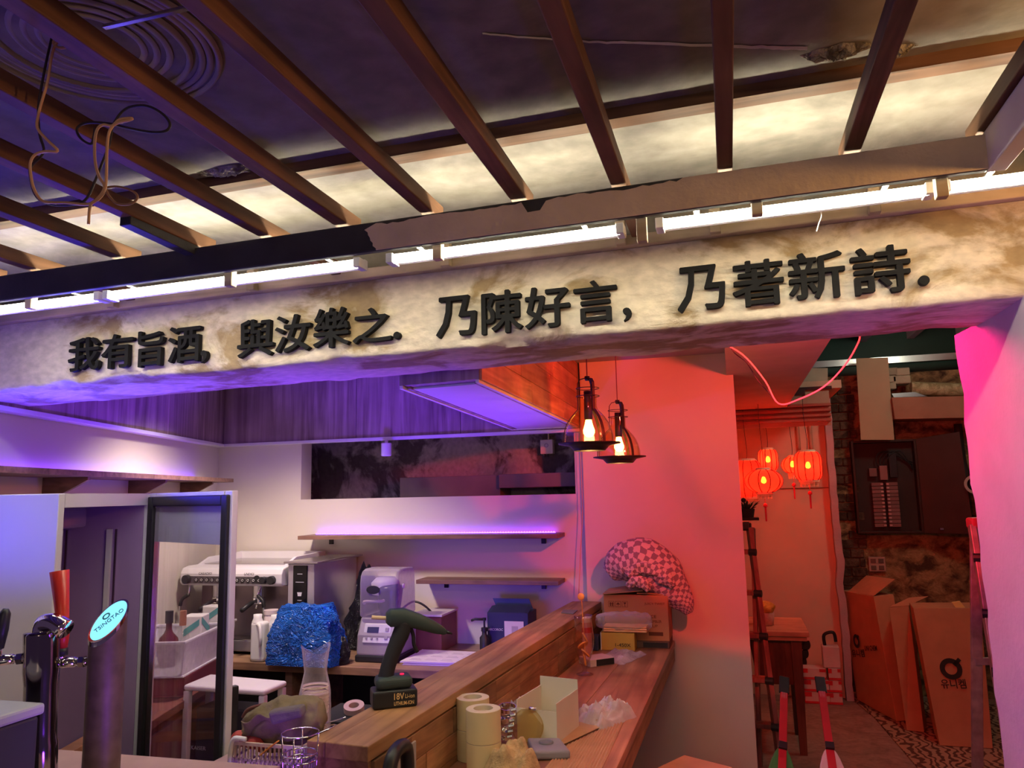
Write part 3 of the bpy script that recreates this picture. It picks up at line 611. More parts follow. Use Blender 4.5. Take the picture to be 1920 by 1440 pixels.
# ledge planks
LE0, LE1 = V((-.366, 1.95, 0)), V((-.338, 4.195, 0)); LI0, LI1 = F0 + bn * .018 + bd * .15, F1 + bn * .018
M_LEDGE = wood('ledge_wood', (.40, .19, .10), (.22, .09, .05), 1, .9, .42, var=.08)
for k in range(2):
    u0, u1 = k / 2 + (.003 if k else 0), (k + 1) / 2
    q = [lerp(LI0, LE0, u0), lerp(LI0, LE0, u1), lerp(LI1, LE1, u1), lerp(LI1, LE1, u0)]
    G().hexa([hz(p, .90) for p in q] + [hz(p, .93) for p in q]).build('ledge_plank', M_LEDGE, bar, bevel=.002)
q = [lerp(LI0, LE0, .9), lerp(LI0, LE0, .99), lerp(LI1, LE1, .99), lerp(LI1, LE1, .9)]
G().hexa([hz(p, .83) for p in q] + [hz(p, .8995) for p in q]).build('ledge_apron', M_BARX, bar, bevel=.001)
for v in (.1, .5, .92):
    p = lerp(lerp(LI0, LI1, v), lerp(LE0, LE1, v), .25)
    G().box((p.x - .03, p.y - .03, 0), (p.x + .03, p.y + .03, .83)).build('leg', M_BARX, bar, bevel=.002)
# cream box seen below the ledge and its printed lid, at the foot of the frame
# ================================================================== kitchen furniture
def RB(c, w, d, h, rz=0):
    return G().box((-w / 2, -d / 2, 0), (w / 2, d / 2, h)).xf(Matrix.Translation(c) @ Matrix.Rotation(rz, 4, 'Z'))
M_CTOP = wood('counter_top', (.34, .20, .12), (.20, .11, .065), 0, 1.0, .4, var=.05)
cnt = thing('kitchen_counter', 'dark wooden back counter under the kitchen shelves', 'counter', (-2.0, 3.9, 0))
G().hexa([(-2.955, 3.58, .83), (-.90, 3.58, .83), (-.90, 4.245, .83), (-3.15, 4.245, .83), (-2.955, 3.58, .87), (-.90, 3.58, .87), (-.90, 4.245, .87), (-3.15, 4.245, .87)]).build('worktop', M_CTOP, cnt, bevel=.003)
G().box((-2.97, 3.70, 0), (-2.30, 4.24, .83)).build('cabinet', M_BLACKM, cnt)
G().box((-2.26, 3.62, .0), (-2.22, 4.24, .83)).build('side_panel', M_SHELF, cnt)
G().box((-1.0, 3.62, .0), (-.96, 4.24, .83)).build('side_panel', M_SHELF, cnt)
G().box((-2.22, 4.16, 0), (-1.0, 4.24, .83)).build('back_panel', M_BLACKM, cnt)
# cabinet along the left wall, seen through the fridge door
M_MAHOG = mat('mahogany', (.17, .055, .045), .5, noise_amt=.2)
cab = thing('side_cabinet', 'reddish brown cabinet along the left wall seen through the fridge door', 'cabinet', LW(1.2, .3, 0))
def LB(s0, s1, o0, o1, z0, z1): return G().hexa([LW(s1, o0, z0), LW(s0, o0, z0), LW(s0, o1, z0), LW(s1, o1, z0), LW(s1, o0, z1), LW(s0, o0, z1), LW(s0, o1, z1), LW(s1, o1, z1)])
LB(.86, 1.9, .01, .40, 0, .80).build('body', M_MAHOG, cab, bevel=.003)
LB(.84, 1.92, .005, .42, .80, .835).build('top', M_MAHOG, cab, bevel=.003)
for a, b in ((.88, 1.35), (1.39, 1.87)): LB(a, b, .401, .414, .06, .77).build('door', M_MAHOG, cab, bevel=.003)
# ------------------------------------------------------------------ upright fridge
M_FRW = mat('fridge_white', (.62, .62, .64), .35, noise_amt=.03)
M_FRIN = mat('fridge_liner', (.36, .24, .44), .5, noise_amt=.06)
fr = thing('display_fridge', 'tall white upright display fridge with its glass door open', 'fridge', LW(2.5, .3, 0))
S0, S1, O1, FZ = 2.22, 2.785, .60, 1.728
LB(S1 - .03, S1, .02, O1, .04, FZ).build('side_panel', M_FRW, fr, bevel=.003)
LB(S0, S0 + .03, .02, O1, .04, FZ).build('side_panel', M_FRW, fr, bevel=.003)
LB(S0 + .03, S1 - .03, .02, .05, .04, FZ).build('back_panel', M_FRIN, fr)
LB(S0 + .03, S1 - .03, .05, O1, FZ - .04, FZ).build('top_panel', M_FRW, fr)
LB(S0 + .03, S1 - .03, .05, O1, .04, .42).build('plinth', M_FRIN, fr)
LB(S0 + .032, S0 + .036, .06, O1 - .01, .42, FZ - .041).build('liner', M_FRIN, fr)
LB(S1 - .036, S1 - .032, .06, O1 - .01, .42, FZ - .041).build('liner', M_FRIN, fr)
fan = LB(S0 + .08, S1 - .08, .06, .42, FZ - .11, FZ - .042).build('evaporator_cover', M_FRIN, fr, bevel=.01)
for k in range(3): G().lathe([(.0, -.004), (.03, -.004), (.034, .003)], LW(2.38 + .12 * k, .25, FZ - .112), 16).build('vent', M_BLACKM, fan)
for o_ in (.16, .30, .47):
    LB(S0 + .036, S0 + .046, o_, o_ + .016, .44, FZ - .12).build('shelf_rail', M_FRW, fr)
    LB(S0 + .036, S0 + .042, o_ + .028, o_ + .034, .44, FZ - .12).build('shelf_rail', M_STEEL, fr)
M_SLAT = wood('slat_wood', (.46, .22, .12), (.34, .15, .08), 0, 1, .5)
for k, (z, o0) in enumerate(((.95, .50), (.88, .50), (.91, .24), (.84, .24))):
    LB(S0 + .04, S1 - .04, o0, o0 + .05, z, z + .022).build('shelf_slat', M_SLAT, fr, bevel=.002)
for k in range(4): G().cyl(LW(S0 + .06 + (k % 2) * .44, .1 + (k // 2) * .42, 0), LW(S0 + .06 + (k % 2) * .44, .1 + (k // 2) * .42, .04), .02).build('foot', M_BLACK, fr)
# open door
H = LW(S0, O1 + .012, 0); th = R_(-25.1); dd = V((math.cos(th), math.sin(th), 0)); dn = V((math.sin(th), -math.cos(th), 0))   # dn: towards the camera (inner face)
DW, DT, DZ0, DZ1 = .56, .020, .10, 1.728
def DB(u0, u1, t0, t1, z0, z1):
    f = lambda u, t, z: hz(H + dd * u + dn * t, z)
    return G().hexa([f(u0, t1, z0), f(u1, t1, z0), f(u1, t0, z0), f(u0, t0, z0), f(u0, t1, z1), f(u1, t1, z1), f(u1, t0, z1), f(u0, t0, z1)])
M_FRAME = mat('door_frame_white', (.60, .56, .60), .35, noise_amt=.04)
door = DB(0, .05, 0, DT, DZ0, DZ1).build('door', M_FRAME, fr, bevel=.003)
for a in ((DW - .044, DW, 0, DT, DZ0, DZ1), (.05, DW - .05, 0, DT, DZ1 - .032, DZ1), (.05, DW - .05, 0, DT, DZ0, DZ0 + .06)): DB(*a).build('frame_rail', M_FRAME, door, bevel=.003)
for a in ((.012, .050, DT, DT + .012, DZ0 + .02, DZ1 - .012), (DW - .046, DW - .010, DT, DT + .012, DZ0 + .02, DZ1 - .012), (.05, DW - .046, DT, DT + .012, DZ1 - .045, DZ1 - .012)): DB(*a).build('gasket', M_BLACK, door, bevel=.004)
DB(.048, .06, .010, DT + .004, DZ0 + .05, DZ1 - .05).build('inner_bead', M_STEEL, door)
DB(.05, DW - .05, .012, .017, DZ0 + .06, DZ1 - .03).build('glass_pane', M_GLASS, door)
DB(.055, DW - .055, .004, .011, DZ1 - .165, DZ1 - .034).build('header_panel', mat('header_film', (.55, .55, .68), .5, noise_amt=.05), door)
DB(DW - .035, DW - .015, -.03, 0, .75, 1.15).build('handle', M_BLACK, door, bevel=.005)
# ------------------------------------------------------------------ white stand with a black appliance box below
st = thing('white_stand', 'white metal stand in front of the back counter', 'stand', (-2.17, 3.07, 0))
M_STAND = mat('stand_white', (.66, .62, .64), .4, noise_amt=.05)
G().hexa([(-2.375, 2.99, .875), (-1.955, 2.975, .875), (-1.955, 3.15, .875), (-2.395, 3.20, .875), (-2.375, 2.99, .9), (-1.955, 2.975, .9), (-1.955, 3.15, .9), (-2.395, 3.20, .9)]).build('top', M_STAND, st, bevel=.012, seg=4)
for x, y in ((-2.36, 3.005), (-1.975, 2.995), (-1.97, 3.13), (-2.38, 3.18)): G().box((x - .014, y - .014, 0), (x + .014, y + .014, .874)).build('leg', M_STAND, st, bevel=.004)
kb = thing('appliance_box', 'black appliance box under the white stand', 'appliance', (-2.16, 3.22, 0))
G().box((-2.33, 3.025, .42), (-2.02, 3.16, .80)).build('body', mat('appliance_black', (.022, .02, .03), .45), kb, bevel=.006)
G().box((-2.33, 3.03, 0), (-2.02, 3.15, .42)).build('base', M_BLACKM, kb)
letters('lettering', 'KAISER', mat('grey_print', (.42, .40, .45), .5), onY(358, 1405, 3.0235), (1, 0, 0), (0, 0, 1), .075, .016, kb, .0006)
# ------------------------------------------------------------------ espresso machine
em = thing('espresso_machine', 'two group espresso machine with white front bar on the back counter', 'espresso machine', (-2.66, 3.95, .87))
M_EWH = mat('machine_white', (.70, .68, .70), .3, noise_amt=.03); M_EDK = mat('machine_panel', (.10, .085, .09), .35, noise_amt=.1)
x0, x1 = -2.985, -2.345
G().box((x0 + .02, 3.86, .90), (x1 - .02, 4.22, 1.30)).build('body', mat('machine_body', (.27, .21, .22), .3, .5), em, bevel=.008)
G().prism([(3.70, 1.250), (3.70, 1.300), (3.715, 1.328), (3.76, 1.338), (3.86, 1.338), (3.86, 1.235), (3.715, 1.235)], (x0, 0, 0), (0, 1, 0), (0, 0, 1), (x1 - x0, 0, 0)).build('front_bar', M_EWH, em, bevel=.006)
G().box((x0 + .03, 3.698, 1.248), (x1 - .08, 3.702, 1.287)).build('control_strip', M_EDK, em)
for gx in (x0 + .18, x0 + .44):
    for k in range(5):
        bt = G().cyl((gx - .07 + k * .034, 3.694, 1.268), (gx - .07 + k * .034, 3.70, 1.268), .0115, n=14).build('button', M_BLACK, em)
        G().tube([V((gx - .07 + k * .034 + .006 * math.cos(q * .785), 3.6935, 1.268 + .006 * math.sin(q * .785))) for q in range(8)], .0012, 5, True).build('button_ring', M_WHITE, bt)
for gx, r in ((x0 + .05, .024), (x1 - .055, .022), (x1 - .105, .018)):
    G().cyl((gx, 3.676, 1.270), (gx, 3.70, 1.270), r, r * 1.05, n=20).build('steam_knob', M_BLACK, em, bevel=.002)
G().cyl((x1 - .15, 3.696, 1.275), (x1 - .15, 3.70, 1.275), .019, n=20).build('pressure_gauge', M_BLACK, em)
letters('lettering', 'CASADIO', M_INK, V((x0 + .12, 3.6985, 1.296)), (1, 0, 0), (0, .35, 1), .085, .012, em, .0004)
letters('lettering', 'UNDICI', M_INK, V((x0 + .41, 3.6985, 1.296)), (1, 0, 0), (0, .35, 1), .06, .011, em, .0004)
G().prism([(3.80, 1.338), (3.90, 1.376), (4.21, 1.384), (4.21, 1.338)], (x0 + .03, 0, 0), (0, 1, 0), (0, 0, 1), (.018, 0, 0)).build('cup_rail', M_EWH, em)
G().prism([(3.80, 1.338), (3.90, 1.376), (4.21, 1.384), (4.21, 1.338)], (x1 - .05, 0, 0), (0, 1, 0), (0, 0, 1), (.018, 0, 0)).build('cup_rail', M_EWH, em)
G().box((x0 + .05, 3.84, 1.338), (x1 - .05, 4.2, 1.344)).build('cup_tray', M_STEEL, em)
G().box((x0 + .03, 4.195, 1.34), (x1 - .03, 4.215, 1.385)).build('back_rail', M_EWH, em)
G().box((x0, 3.745, .885), (x1, 4.2, .945)).build('drip_base', mat('machine_base', (.30, .27, .29), .3, .6), em, bevel=.006)
G().box((x0 + .03, 3.75, .945), (x1 - .03, 3.90, .95)).build('drip_grid', M_STEEL, em)
for x in (x0 + .03, x1 - .03): G().box((x - .02, 3.88, .945), (x + .02, 4.2, 1.24)).build('side_cheek', M_EDK, em, bevel=.004)
for gx in (x0 + .18, x0 + .44):
    hd = G().cyl((gx, 3.80, 1.235), (gx, 3.80, 1.165), .036, n=20).build('group_head', M_STEEL, em, bevel=.003)
    G().cyl((gx, 3.80, 1.165), (gx, 3.80, 1.135), .038, n=20).build('portafilter', M_CHROME, hd)
    G().tube([(gx, 3.765, 1.15), (gx + .005, 3.72, 1.145), (gx + .01, 3.63, 1.12)], [.008, .012, .013], 10).build('portafilter_handle', M_BLACK, hd, smooth=True)
    G().tube([(gx - .012, 3.80, 1.135), (gx - .014, 3.80, 1.112), (gx - .02, 3.80, 1.105)], .007, 8).build('spout', M_CHROME, hd, smooth=True)
for gx, s in ((x0 + .05, 1), (x1 - .13, -1)):
    pts = spline([(gx, 3.72, 1.24), (gx + .01 * s, 3.70, 1.19), (gx - .03 * s, 3.69, 1.15), (gx - .035 * s, 3.69, 1.02)], 5)
    wd = G().tube(pts, .0055, 8).build('steam_wand', M_CHROME, em, smooth=True)
    G().tube(pts[5:12], .010, 8).build('wand_grip', M_BLACK, wd, smooth=True)
for x in (x0 + .06, x1 - .06):
    for y in (3.79, 4.14): G().cyl((x, y, .87), (x, y, .886), .022).build('foot', M_BLACK, em)
# tall dispenser beside it
wb = thing('water_dispenser', 'silver hot water dispenser with black display beside the espresso machine', 'dispenser', (-2.2, 3.92, .87))
G().box((-2.318, 3.72, .87), (-2.160, 4.2, 1.355)).build('body', mat('dispenser_silver', (.48, .45, .50), .3, .55), wb, bevel=.004)
G().box((-2.335, 3.70, 1.356), (-2.13, 4.22, 1.366)).build('top_tray', M_STEEL, wb, bevel=.002)
dp = G().box((-2.285, 3.714, 1.13), (-2.200, 3.721, 1.345)).build('display', mat('display_black', (.006, .006, .008), .15), wb, bevel=.003)
M_ICON = mat('icon_print', (.6, .6, .65), .5)
G().prism([(-.014, .012), (.014, .012), (.010, -.008), (-.010, -.008)], (-2.243, 3.7135, 1.195), (1, 0, 0), (0, 0, 1), (0, -.0006, 0)).build('cup_icon', M_ICON, dp)
for z, w in ((1.30, .03), (1.258, .05), (1.164, .025)): G().box((-2.243 - w / 2, 3.7128, z), (-2.243 + w / 2, 3.7135, z + .003)).build('display_line', M_ICON, dp)
G().tube([(-2.235, 3.72, 1.10), (-2.235, 3.69, 1.09), (-2.235, 3.685, 1.05)], .008, 8).build('spout', M_CHROME, wb, smooth=True)
# tamper standing beside
tp = thing('coffee_tamper', 'coffee tamper with black handle beside the dispenser', 'tamper', (-2.315, 3.66, .87))
G().lathe([(0, 0), (.026, 0), (.026, .16), (.010, .17), (.010, .18)], (-2.315, 3.66, .87), 18).build('base', M_CHROME, tp, smooth=False)
G().lathe([(.010, .18), (.014, .20), (.013, .225), (.019, .245), (.017, .26), (0, .263)], (-2.315, 3.66, .87), 18).build('handle', M_BLACK, tp, smooth=True)
# canister and white jugs
def bottle(name, label, cat, loc, prof, m, parts=(), group=None, n=20):
    t = thing(name, label, cat, loc, group=group)
    G().lathe(prof, loc, n).build('body', m, t, auto=50)
    for nm, pr, mm in parts: G().lathe(pr, loc, n).build(nm, mm, t, auto=50)
    return t
M_PINKW = mat('pink_white_plastic', (.66, .55, .56), .45)
c = onY(498, 1190, 3.78); cx = onY(509, 1190, 3.69).x
bottle('powder_canister', 'pinkish white powder canister with a dark label behind the jugs', 'canister', (cx, 3.69, .87), [(0, 0), (.040, 0), (.040, .225), (.036, .23), (0, .23)], M_PINKW,
       [('label', [(.0405, .11), (.0405, .18)], mat('olive_label', (.28, .25, .06), .6)), ('lid', [(.042, .226), (.042, .248), (.0, .25)], M_PINKW)])
for k, px in enumerate((487, 520)):
    q = onY(px, 1200, 3.62)
    t = thing('plastic_jug', ('white plastic jug at the left of the blue bag', 'second white plastic jug partly behind the blue bag')[k], 'jug', (q.x, q.y, .87), group='white jugs on the counter')
    b = RB((q.x, q.y, .87), (.08), .062, .20, .0).build('body', M_WHITE, t, bevel=.016, seg=4)
    G().lathe([(.030, .195), (.022, .215), (.022, .235), (0, .236)], (q.x - .015, q.y, .87), 16).build('neck', M_WHITE, t, smooth=True)
    G().tube(spline([(q.x - .01, q.y - .02, 1.055), (q.x + .025, q.y - .04, 1.05), (q.x + .035, q.y - .045, .98), (q.x + .02, q.y - .025, .95)], 4), .008, 8).build('handle', M_WHITE, t, smooth=True)
# ------------------------------------------------------------------ crates and bottles at the end of the cabinet
def crate(name, label, c, w, d, h, rz, m, group=None, handle=True):
    t = thing(name, label, 'crate', c, rz, group); t_ = .006; tp_ = .012
    f = lambda x, y, z: V((x * (1 + tp_ * 0), y, z))
    G().box((-w / 2, -d / 2, 0), (w / 2, d / 2, t_)).build('bottom', m, t, world=False)
    for s in (-1, 1):
        G().hexa([(s * (w / 2 - .012) - t_ / 2, -d / 2 + .01, 0), (s * (w / 2 - .012) + t_ / 2, -d / 2 + .01, 0), (s * (w / 2 - .012) + t_ / 2, d / 2 - .01, 0), (s * (w / 2 - .012) - t_ / 2, d / 2 - .01, 0),
                  (s * w / 2 - t_ / 2, -d / 2, h), (s * w / 2 + t_ / 2, -d / 2, h), (s * w / 2 + t_ / 2, d / 2, h), (s * w / 2 - t_ / 2, d / 2, h)]).build('side', m, t, world=False)
        G().hexa([(-w / 2 + .012, s * (d / 2 - .012) - t_ / 2, 0), (w / 2 - .012, s * (d / 2 - .012) - t_ / 2, 0), (w / 2 - .012, s * (d / 2 - .012) + t_ / 2, 0), (-w / 2 + .012, s * (d / 2 - .012) + t_ / 2, 0),
                  (-w / 2, s * d / 2 - t_ / 2, h), (w / 2, s * d / 2 - t_ / 2, h), (w / 2, s * d / 2 + t_ / 2, h), (-w / 2, s * d / 2 + t_ / 2, h)]).build('side', m, t, world=False)
    for s in (-1, 1):
        G().box((-w / 2 - .008, s * d / 2 - .008, h - .012), (w / 2 + .008, s * d / 2 + .008, h)).build('rim', m, t, world=False, bevel=.003)
        G().box((s * w / 2 - .008, -d / 2, h - .012), (s * w / 2 + .008, d / 2, h)).build('rim', m, t, world=False, bevel=.003)
    if handle:
        G().tube(spline([(-.05, -d / 2 - .006, h * .8), (-.052, -d / 2 - .03, h * .62), (-.04, -d / 2 - .035, h * .5), (.04, -d / 2 - .035, h * .5), (.052, -d / 2 - .03, h * .62), (.05, -d / 2 - .006, h * .8)], 4), .005, 8).build('handle', M_BLACK, t, world=False, smooth=True)
    return t
M_TUB = film('cloudy_tub', (.75, .72, .78), .42, .3)
rl = math.atan2(LD.y, LD.x)
crate('red_crate', 'dark red plastic crate under the cloudy tub', LW(1.17, .235, .836), .42, .32, .09, rl, mat('red_crate_plastic', (.26, .05, .07), .5), handle=False)
crate('storage_tub', 'cloudy plastic tub holding bottles on the left cabinet', LW(1.17, .235, .927), .50, .34, .155, rl, M_TUB)
crate('storage_tub', 'white crate on the counter corner behind the fridge door', V((-2.72, 3.655, .872)), .17, .12, .19, 0, mat('white_crate_plastic', (.6, .58, .62), .45))
M_COGNAC = mat('dark_bottle', (.10, .02, .03), .12, noise_amt=.1)
q = LW(1.20, .24, .935)
bottle('liquor_bottle', 'round dark red liquor bottle standing in the cloudy tub', 'bottle', q, [(0, 0), (.035, 0), (.048, .05), (.050, .09), (.042, .125), (.020, .15), (.014, .165), (.014, .20)], M_COGNAC,
       [('cap', [(.018, .195), (.018, .25), (0, .251)], M_BLACK)])
q = LW(1.09, .26, .935)
bottle('liquor_bottle', 'slim clear bottle with copper top standing in the cloudy tub', 'bottle', q, [(0, 0), (.034, 0), (.034, .09), (.030, .12), (.014, .15), (.013, .17)], M_GLASS,
       [('cap', [(.016, .165), (.016, .235), (0, .236)], mat('copper_foil', (.48, .22, .14), .4, .5))])
M_TEAL = mat('teal_stripe', (.10, .36, .36), .5)
for k, s in enumerate((.985, .98)):
    t = thing('milk_carton', ('white carton with a teal stripe in the cloudy tub', 'second white carton with teal stripe behind the door frame')[k], 'carton', LW(s, .28, .935) if k == 0 else V((-2.72, 3.655, .881)), rl if k == 0 else 0, 'striped cartons')
    G().box((-.05, -.05 + .012 * k, 0), (.05, .05 - .012 * k, .20 if k == 0 else .26)).build('body', M_WHITE, t, world=False, bevel=.006)
    h = .20 if k == 0 else .26
    for sx in (-1, 1): G().prism([(-.05, h - .10), (.05, h - .035), (.05, h - .005), (-.05, h - .065)], (0, sx * (.0505 - .012 * k), 0), (1, 0, 0), (0, 0, 1), (0, sx * .001, 0)).build('stripe', M_TEAL, t, world=False)
    G().prism([(-.038, h - .065), (.038, h - .015), (.038, h - .045), (-.038, h - .10)], (.0505, 0, 0), (0, 1, 0), (0, 0, 1), (.001, 0, 0)).build('stripe', M_TEAL, t, world=False)
# ------------------------------------------------------------------ bags on the counter
def foil(name, col, rough, seed, scale=16, strength=1.0, alpha=1):
    m = mat(name, col, rough, noise_amt=.25, nscale=8, spec=.8); nt = m.node_tree; N = nt.nodes; L = nt.links
    tc = N.new('ShaderNodeTexCoord'); vo = N.new('ShaderNodeTexVoronoi'); vo.feature = 'F1'; vo.inputs['Scale'].default_value = scale
    nz = N.new('ShaderNodeTexNoise'); nz.inputs['Scale'].default_value = scale * .6; nz.inputs['Distortion'].default_value = 2.5
    mx = N.new('ShaderNodeVectorMath'); mx.operation = 'ADD'; L.new(tc.outputs['Object'], mx.inputs[0]); L.new(nz.outputs['Color'], mx.inputs[1]); L.new(tc.outputs['Object'], nz.inputs['Vector'])
    L.new(mx.outputs[0], vo.inputs['Vector'])
    bp = N.new('ShaderNodeBump'); bp.inputs['Strength'].default_value = strength; bp.inputs['Distance'].default_value = .02; L.new(vo.outputs['Distance'], bp.inputs['Height'])
    L.new(bp.outputs[0], N['Principled BSDF'].inputs['Normal']); return m
def sack(name, label, cat, c, rx, ry, h, m, seed, flat=.35, ridge=.16, top=.35, rz=0, sq=.55, group=None, n=(44, 22), crisp=False):
    """slumped bag: squarish foot, folds growing towards the gathered top"""
    c = V(c); t = thing(name, label, cat, c, rz, group)
    def f(u, v):
        a = u * 2 * math.pi; ca, sa = math.cos(a), math.sin(a)
        k = 1 / max(abs(ca), abs(sa)) ** sq
        r = 1.0 if v < flat else 1 - (1 - top) * ((v - flat) / (1 - flat)) ** 1.5
        r *= 1 + ridge * (v + .15) * fbm((ca * 2.2 + seed, sa * 2.2, v * 3)) + ridge * .5 * abs(fbm((ca * 7 + seed, sa * 7, v * 5))) + (ridge * .45 * abs(fbm((ca * 15 + seed, sa * 15, v * 13))) if crisp else 0)
        z = h * v * (1 + .08 * fbm((ca * 2 + seed, sa * 2, 3)))
        return V((rx * k * r * ca, ry * k * r * sa, z))
    g = G().grid(f, n[0], n[1], True)
    nn = n[0]; base = nn * n[1]
    g.add([f(0, 1) * 0 + V((0, 0, h * .97))], []); ti = len(g.v) - 1
    g.f += [(base + i, base + (i + 1) % nn, ti) for i in range(nn)]
    g.f.append(tuple(range(nn - 1, -1, -1)))
    g.build('film', m, t, world=False, smooth=not crisp)
    return t
M_BLUEBAG = foil('blue_film', (.015, .15, .70), .16, 1, 13, 1.0)
M_BLACKBAG = foil('black_film', (.010, .009, .016), .25, 2, 18, .8)
sack('plastic_bag', 'shiny blue plastic bag wrapped around a box on the counter', 'bag', (-2.135, 3.605, .872), .185, .078, .285, M_BLUEBAG, 3.1, flat=.34, ridge=.13, top=.66, sq=.85, n=(90, 44), crisp=True)
sack('plastic_bag', 'crumpled black plastic bag behind the blue one', 'bag', (-2.02, 4.05, .872), .09, .09, .44, M_BLACKBAG, 8.4, flat=.2, ridge=.5, top=.12)
sack('plastic_bag', 'dark film bunched between the blue bag and the blender', 'bag', (-1.945, 3.63, .872), .03, .03, .13, M_BLACKBAG, 5.2, flat=.2, ridge=.6, top=.3)
# ------------------------------------------------------------------ blender in its sound enclosure
bl = thing('blender', 'commercial blender under a clear sound enclosure on the counter', 'blender', (-1.785, 3.80, .87))
M_BLB = mat('blender_grey', (.36, .32, .38), .35, .3); M_ENC = film('smoky_enclosure', (.62, .55, .66), .16, .12)
G().prism([(3.69, .90), (3.70, 1.0), (3.745, 1.085), (3.95, 1.085), (3.95, .90)], (-1.90, 0, 0), (0, 1, 0), (0, 0, 1), (.225, 0, 0)).build('base', M_BLB, bl, bevel=.012, seg=3)
G().box((-1.905, 3.685, .87), (-1.67, 3.96, .905)).build('foot', M_BLACK, bl, bevel=.008)
pn = G().hexa([(-1.865, 3.690, .965), (-1.715, 3.690, .965), (-1.715, 3.715, .965), (-1.865, 3.715, .965), (-1.865, 3.722, 1.055), (-1.715, 3.722, 1.055), (-1.715, 3.745, 1.055), (-1.865, 3.745, 1.055)]).build('control_panel', mat('panel_silver', (.56, .54, .60), .4), bl, bevel=.003)
def onpanel(x, z, w, h, m, nm):
    y = 3.689 + (z - .965) * .36; G().hexa([(x, y - .003, z), (x + w, y - .003, z), (x + w, y + .002, z), (x, y + .002, z), (x, y - .003 + h * .36, z + h), (x + w, y - .003 + h * .36, z + h), (x + w, y + .002 + h * .36, z + h), (x, y + .002 + h * .36, z + h)]).build(nm, m, pn)
onpanel(-1.845, 1.015, .062, .025, mat('lcd', (.05, .05, .12), .2), 'screen')
for k in range(3): onpanel(-1.85 + k * .03, .982, .010, .010, M_BLB, 'key')
for z in (.985, 1.022): onpanel(-1.745, z, .018, .016, M_BLB, 'key')
def enc(u, v):
    sec = [(3.715, 1.085), (3.715, 1.26), (3.730, 1.305), (3.765, 1.325), (3.85, 1.328), (3.93, 1.322), (3.95, 1.30), (3.955, 1.085)]
    k = round(v * 7); y, z = sec[k]; x = -1.895 + .215 * u
    return V((x, y, z))
G().prism([(3.715, 1.085), (3.715, 1.26), (3.722, 1.295), (3.74, 1.317), (3.77, 1.327), (3.85, 1.328), (3.925, 1.322), (3.945, 1.305), (3.955, 1.085)], (-1.895, 0, 0), (0, 1, 0), (0, 0, 1), (.215, 0, 0)).build('enclosure', M_ENC, bl, bevel=.014, seg=4)
G().lathe([(0, 0), (.05, 0), (.055, .02), (.068, .12), (.070, .135), (.055, .15), (.03, .155), (0, .155)], (-1.775, 3.83, 1.088), 24).build('jar', mat('jar_dark', (.03, .025, .035), .3), bl, smooth=True)
G().lathe([(.072, .10), (.076, .16), (.05, .185), (0, .188)], (-1.81, 3.85, 1.088), 24).build('jar_lid', mat('frost', (.55, .52, .58), .5), bl, smooth=True)
G().tube(spline([(-1.78, 3.765, 1.165), (-1.79, 3.735, 1.165), (-1.87, 3.73, 1.163), (-1.875, 3.735, 1.15)], 5), .008, 8).build('jar_handle', mat('handle_pink', (.55, .45, .52), .4), bl, smooth=True)
bd_ = G().lathe([(0, 0), (.030, 0), (.030, .004), (0, .005)], (-1.815, 3.714, 1.225), 24, (0, -1, 0)); bd_.xf(Matrix.Translation((-1.815, 3.71, 1.225)) @ Matrix.Diagonal((1.25, 1, .7, 1)) @ Matrix.Translation((1.815, -3.71, -1.225))); bd_.build('badge', M_BLACK, bl)
G().cyl((-1.678, 3.78, 1.24), (-1.672, 3.78, 1.24), .012, n=14).build('hinge_knob', M_WHITE, bl)
# device and cable behind the blender
dv = thing('cash_drawer', 'dark box with a pale top behind the blender', 'box', (-1.60, 4.05, .87))
G().box((-1.72, 3.98, .87), (-1.545, 4.22, 1.055)).build('body', M_MAHOG, dv, bevel=.004)
G().box((-1.725, 3.975, 1.055), (-1.54, 4.225, 1.066)).build('top', mat('pale_top', (.58, .52, .58), .5), dv, bevel=.002)
cp = [onY(*p, 4.10) for p in ((757, 1139), (775, 1128), (795, 1135), (815, 1155), (826, 1175), (822, 1190), (810, 1205))]
tag(G().tube(spline(cp, 6), .006, 8).build('power_cable', M_BLACK, smooth=True), 'black power cable arching out behind the blender', 'cable')
# papers
pp = thing('menu_sheets', 'stack of pale printed menu sheets on the back counter', 'papers', (-1.52, 3.92, .871))
M_PAPER = mat('pale_paper', (.68, .60, .66), .6, noise_amt=.03)
for k in range(5):
    q = [V((-1.635, 3.66, 0)), V((-1.27, 3.68, 0)), V((-1.25, 3.94, 0)), V((-1.64, 3.955, 0))]
    off = V((random.uniform(-.012, .012), random.uniform(-.006, .006), 0)); z = .8712 + k * .004
    G().hexa([hz(p + off, z) for p in q] + [hz(p + off, z + .0028) for p in q]).build('sheet', M_PAPER, pp)
M_GPR = mat('grey_ink', (.40, .34, .42), .7)
for r in range(3):
    for c in range(4):
        G().box((-1.61 + c * .083, 3.70 + r * .08, .8905), (-1.61 + c * .083 + .065, 3.70 + r * .08 + .004, .8909)).build('print_line', M_GPR, pp)
        G().box((-1.61 + c * .083, 3.725 + r * .08, .8905), (-1.61 + c * .083 + .05, 3.725 + r * .08 + .003, .8909)).build('print_line', M_GPR, pp)
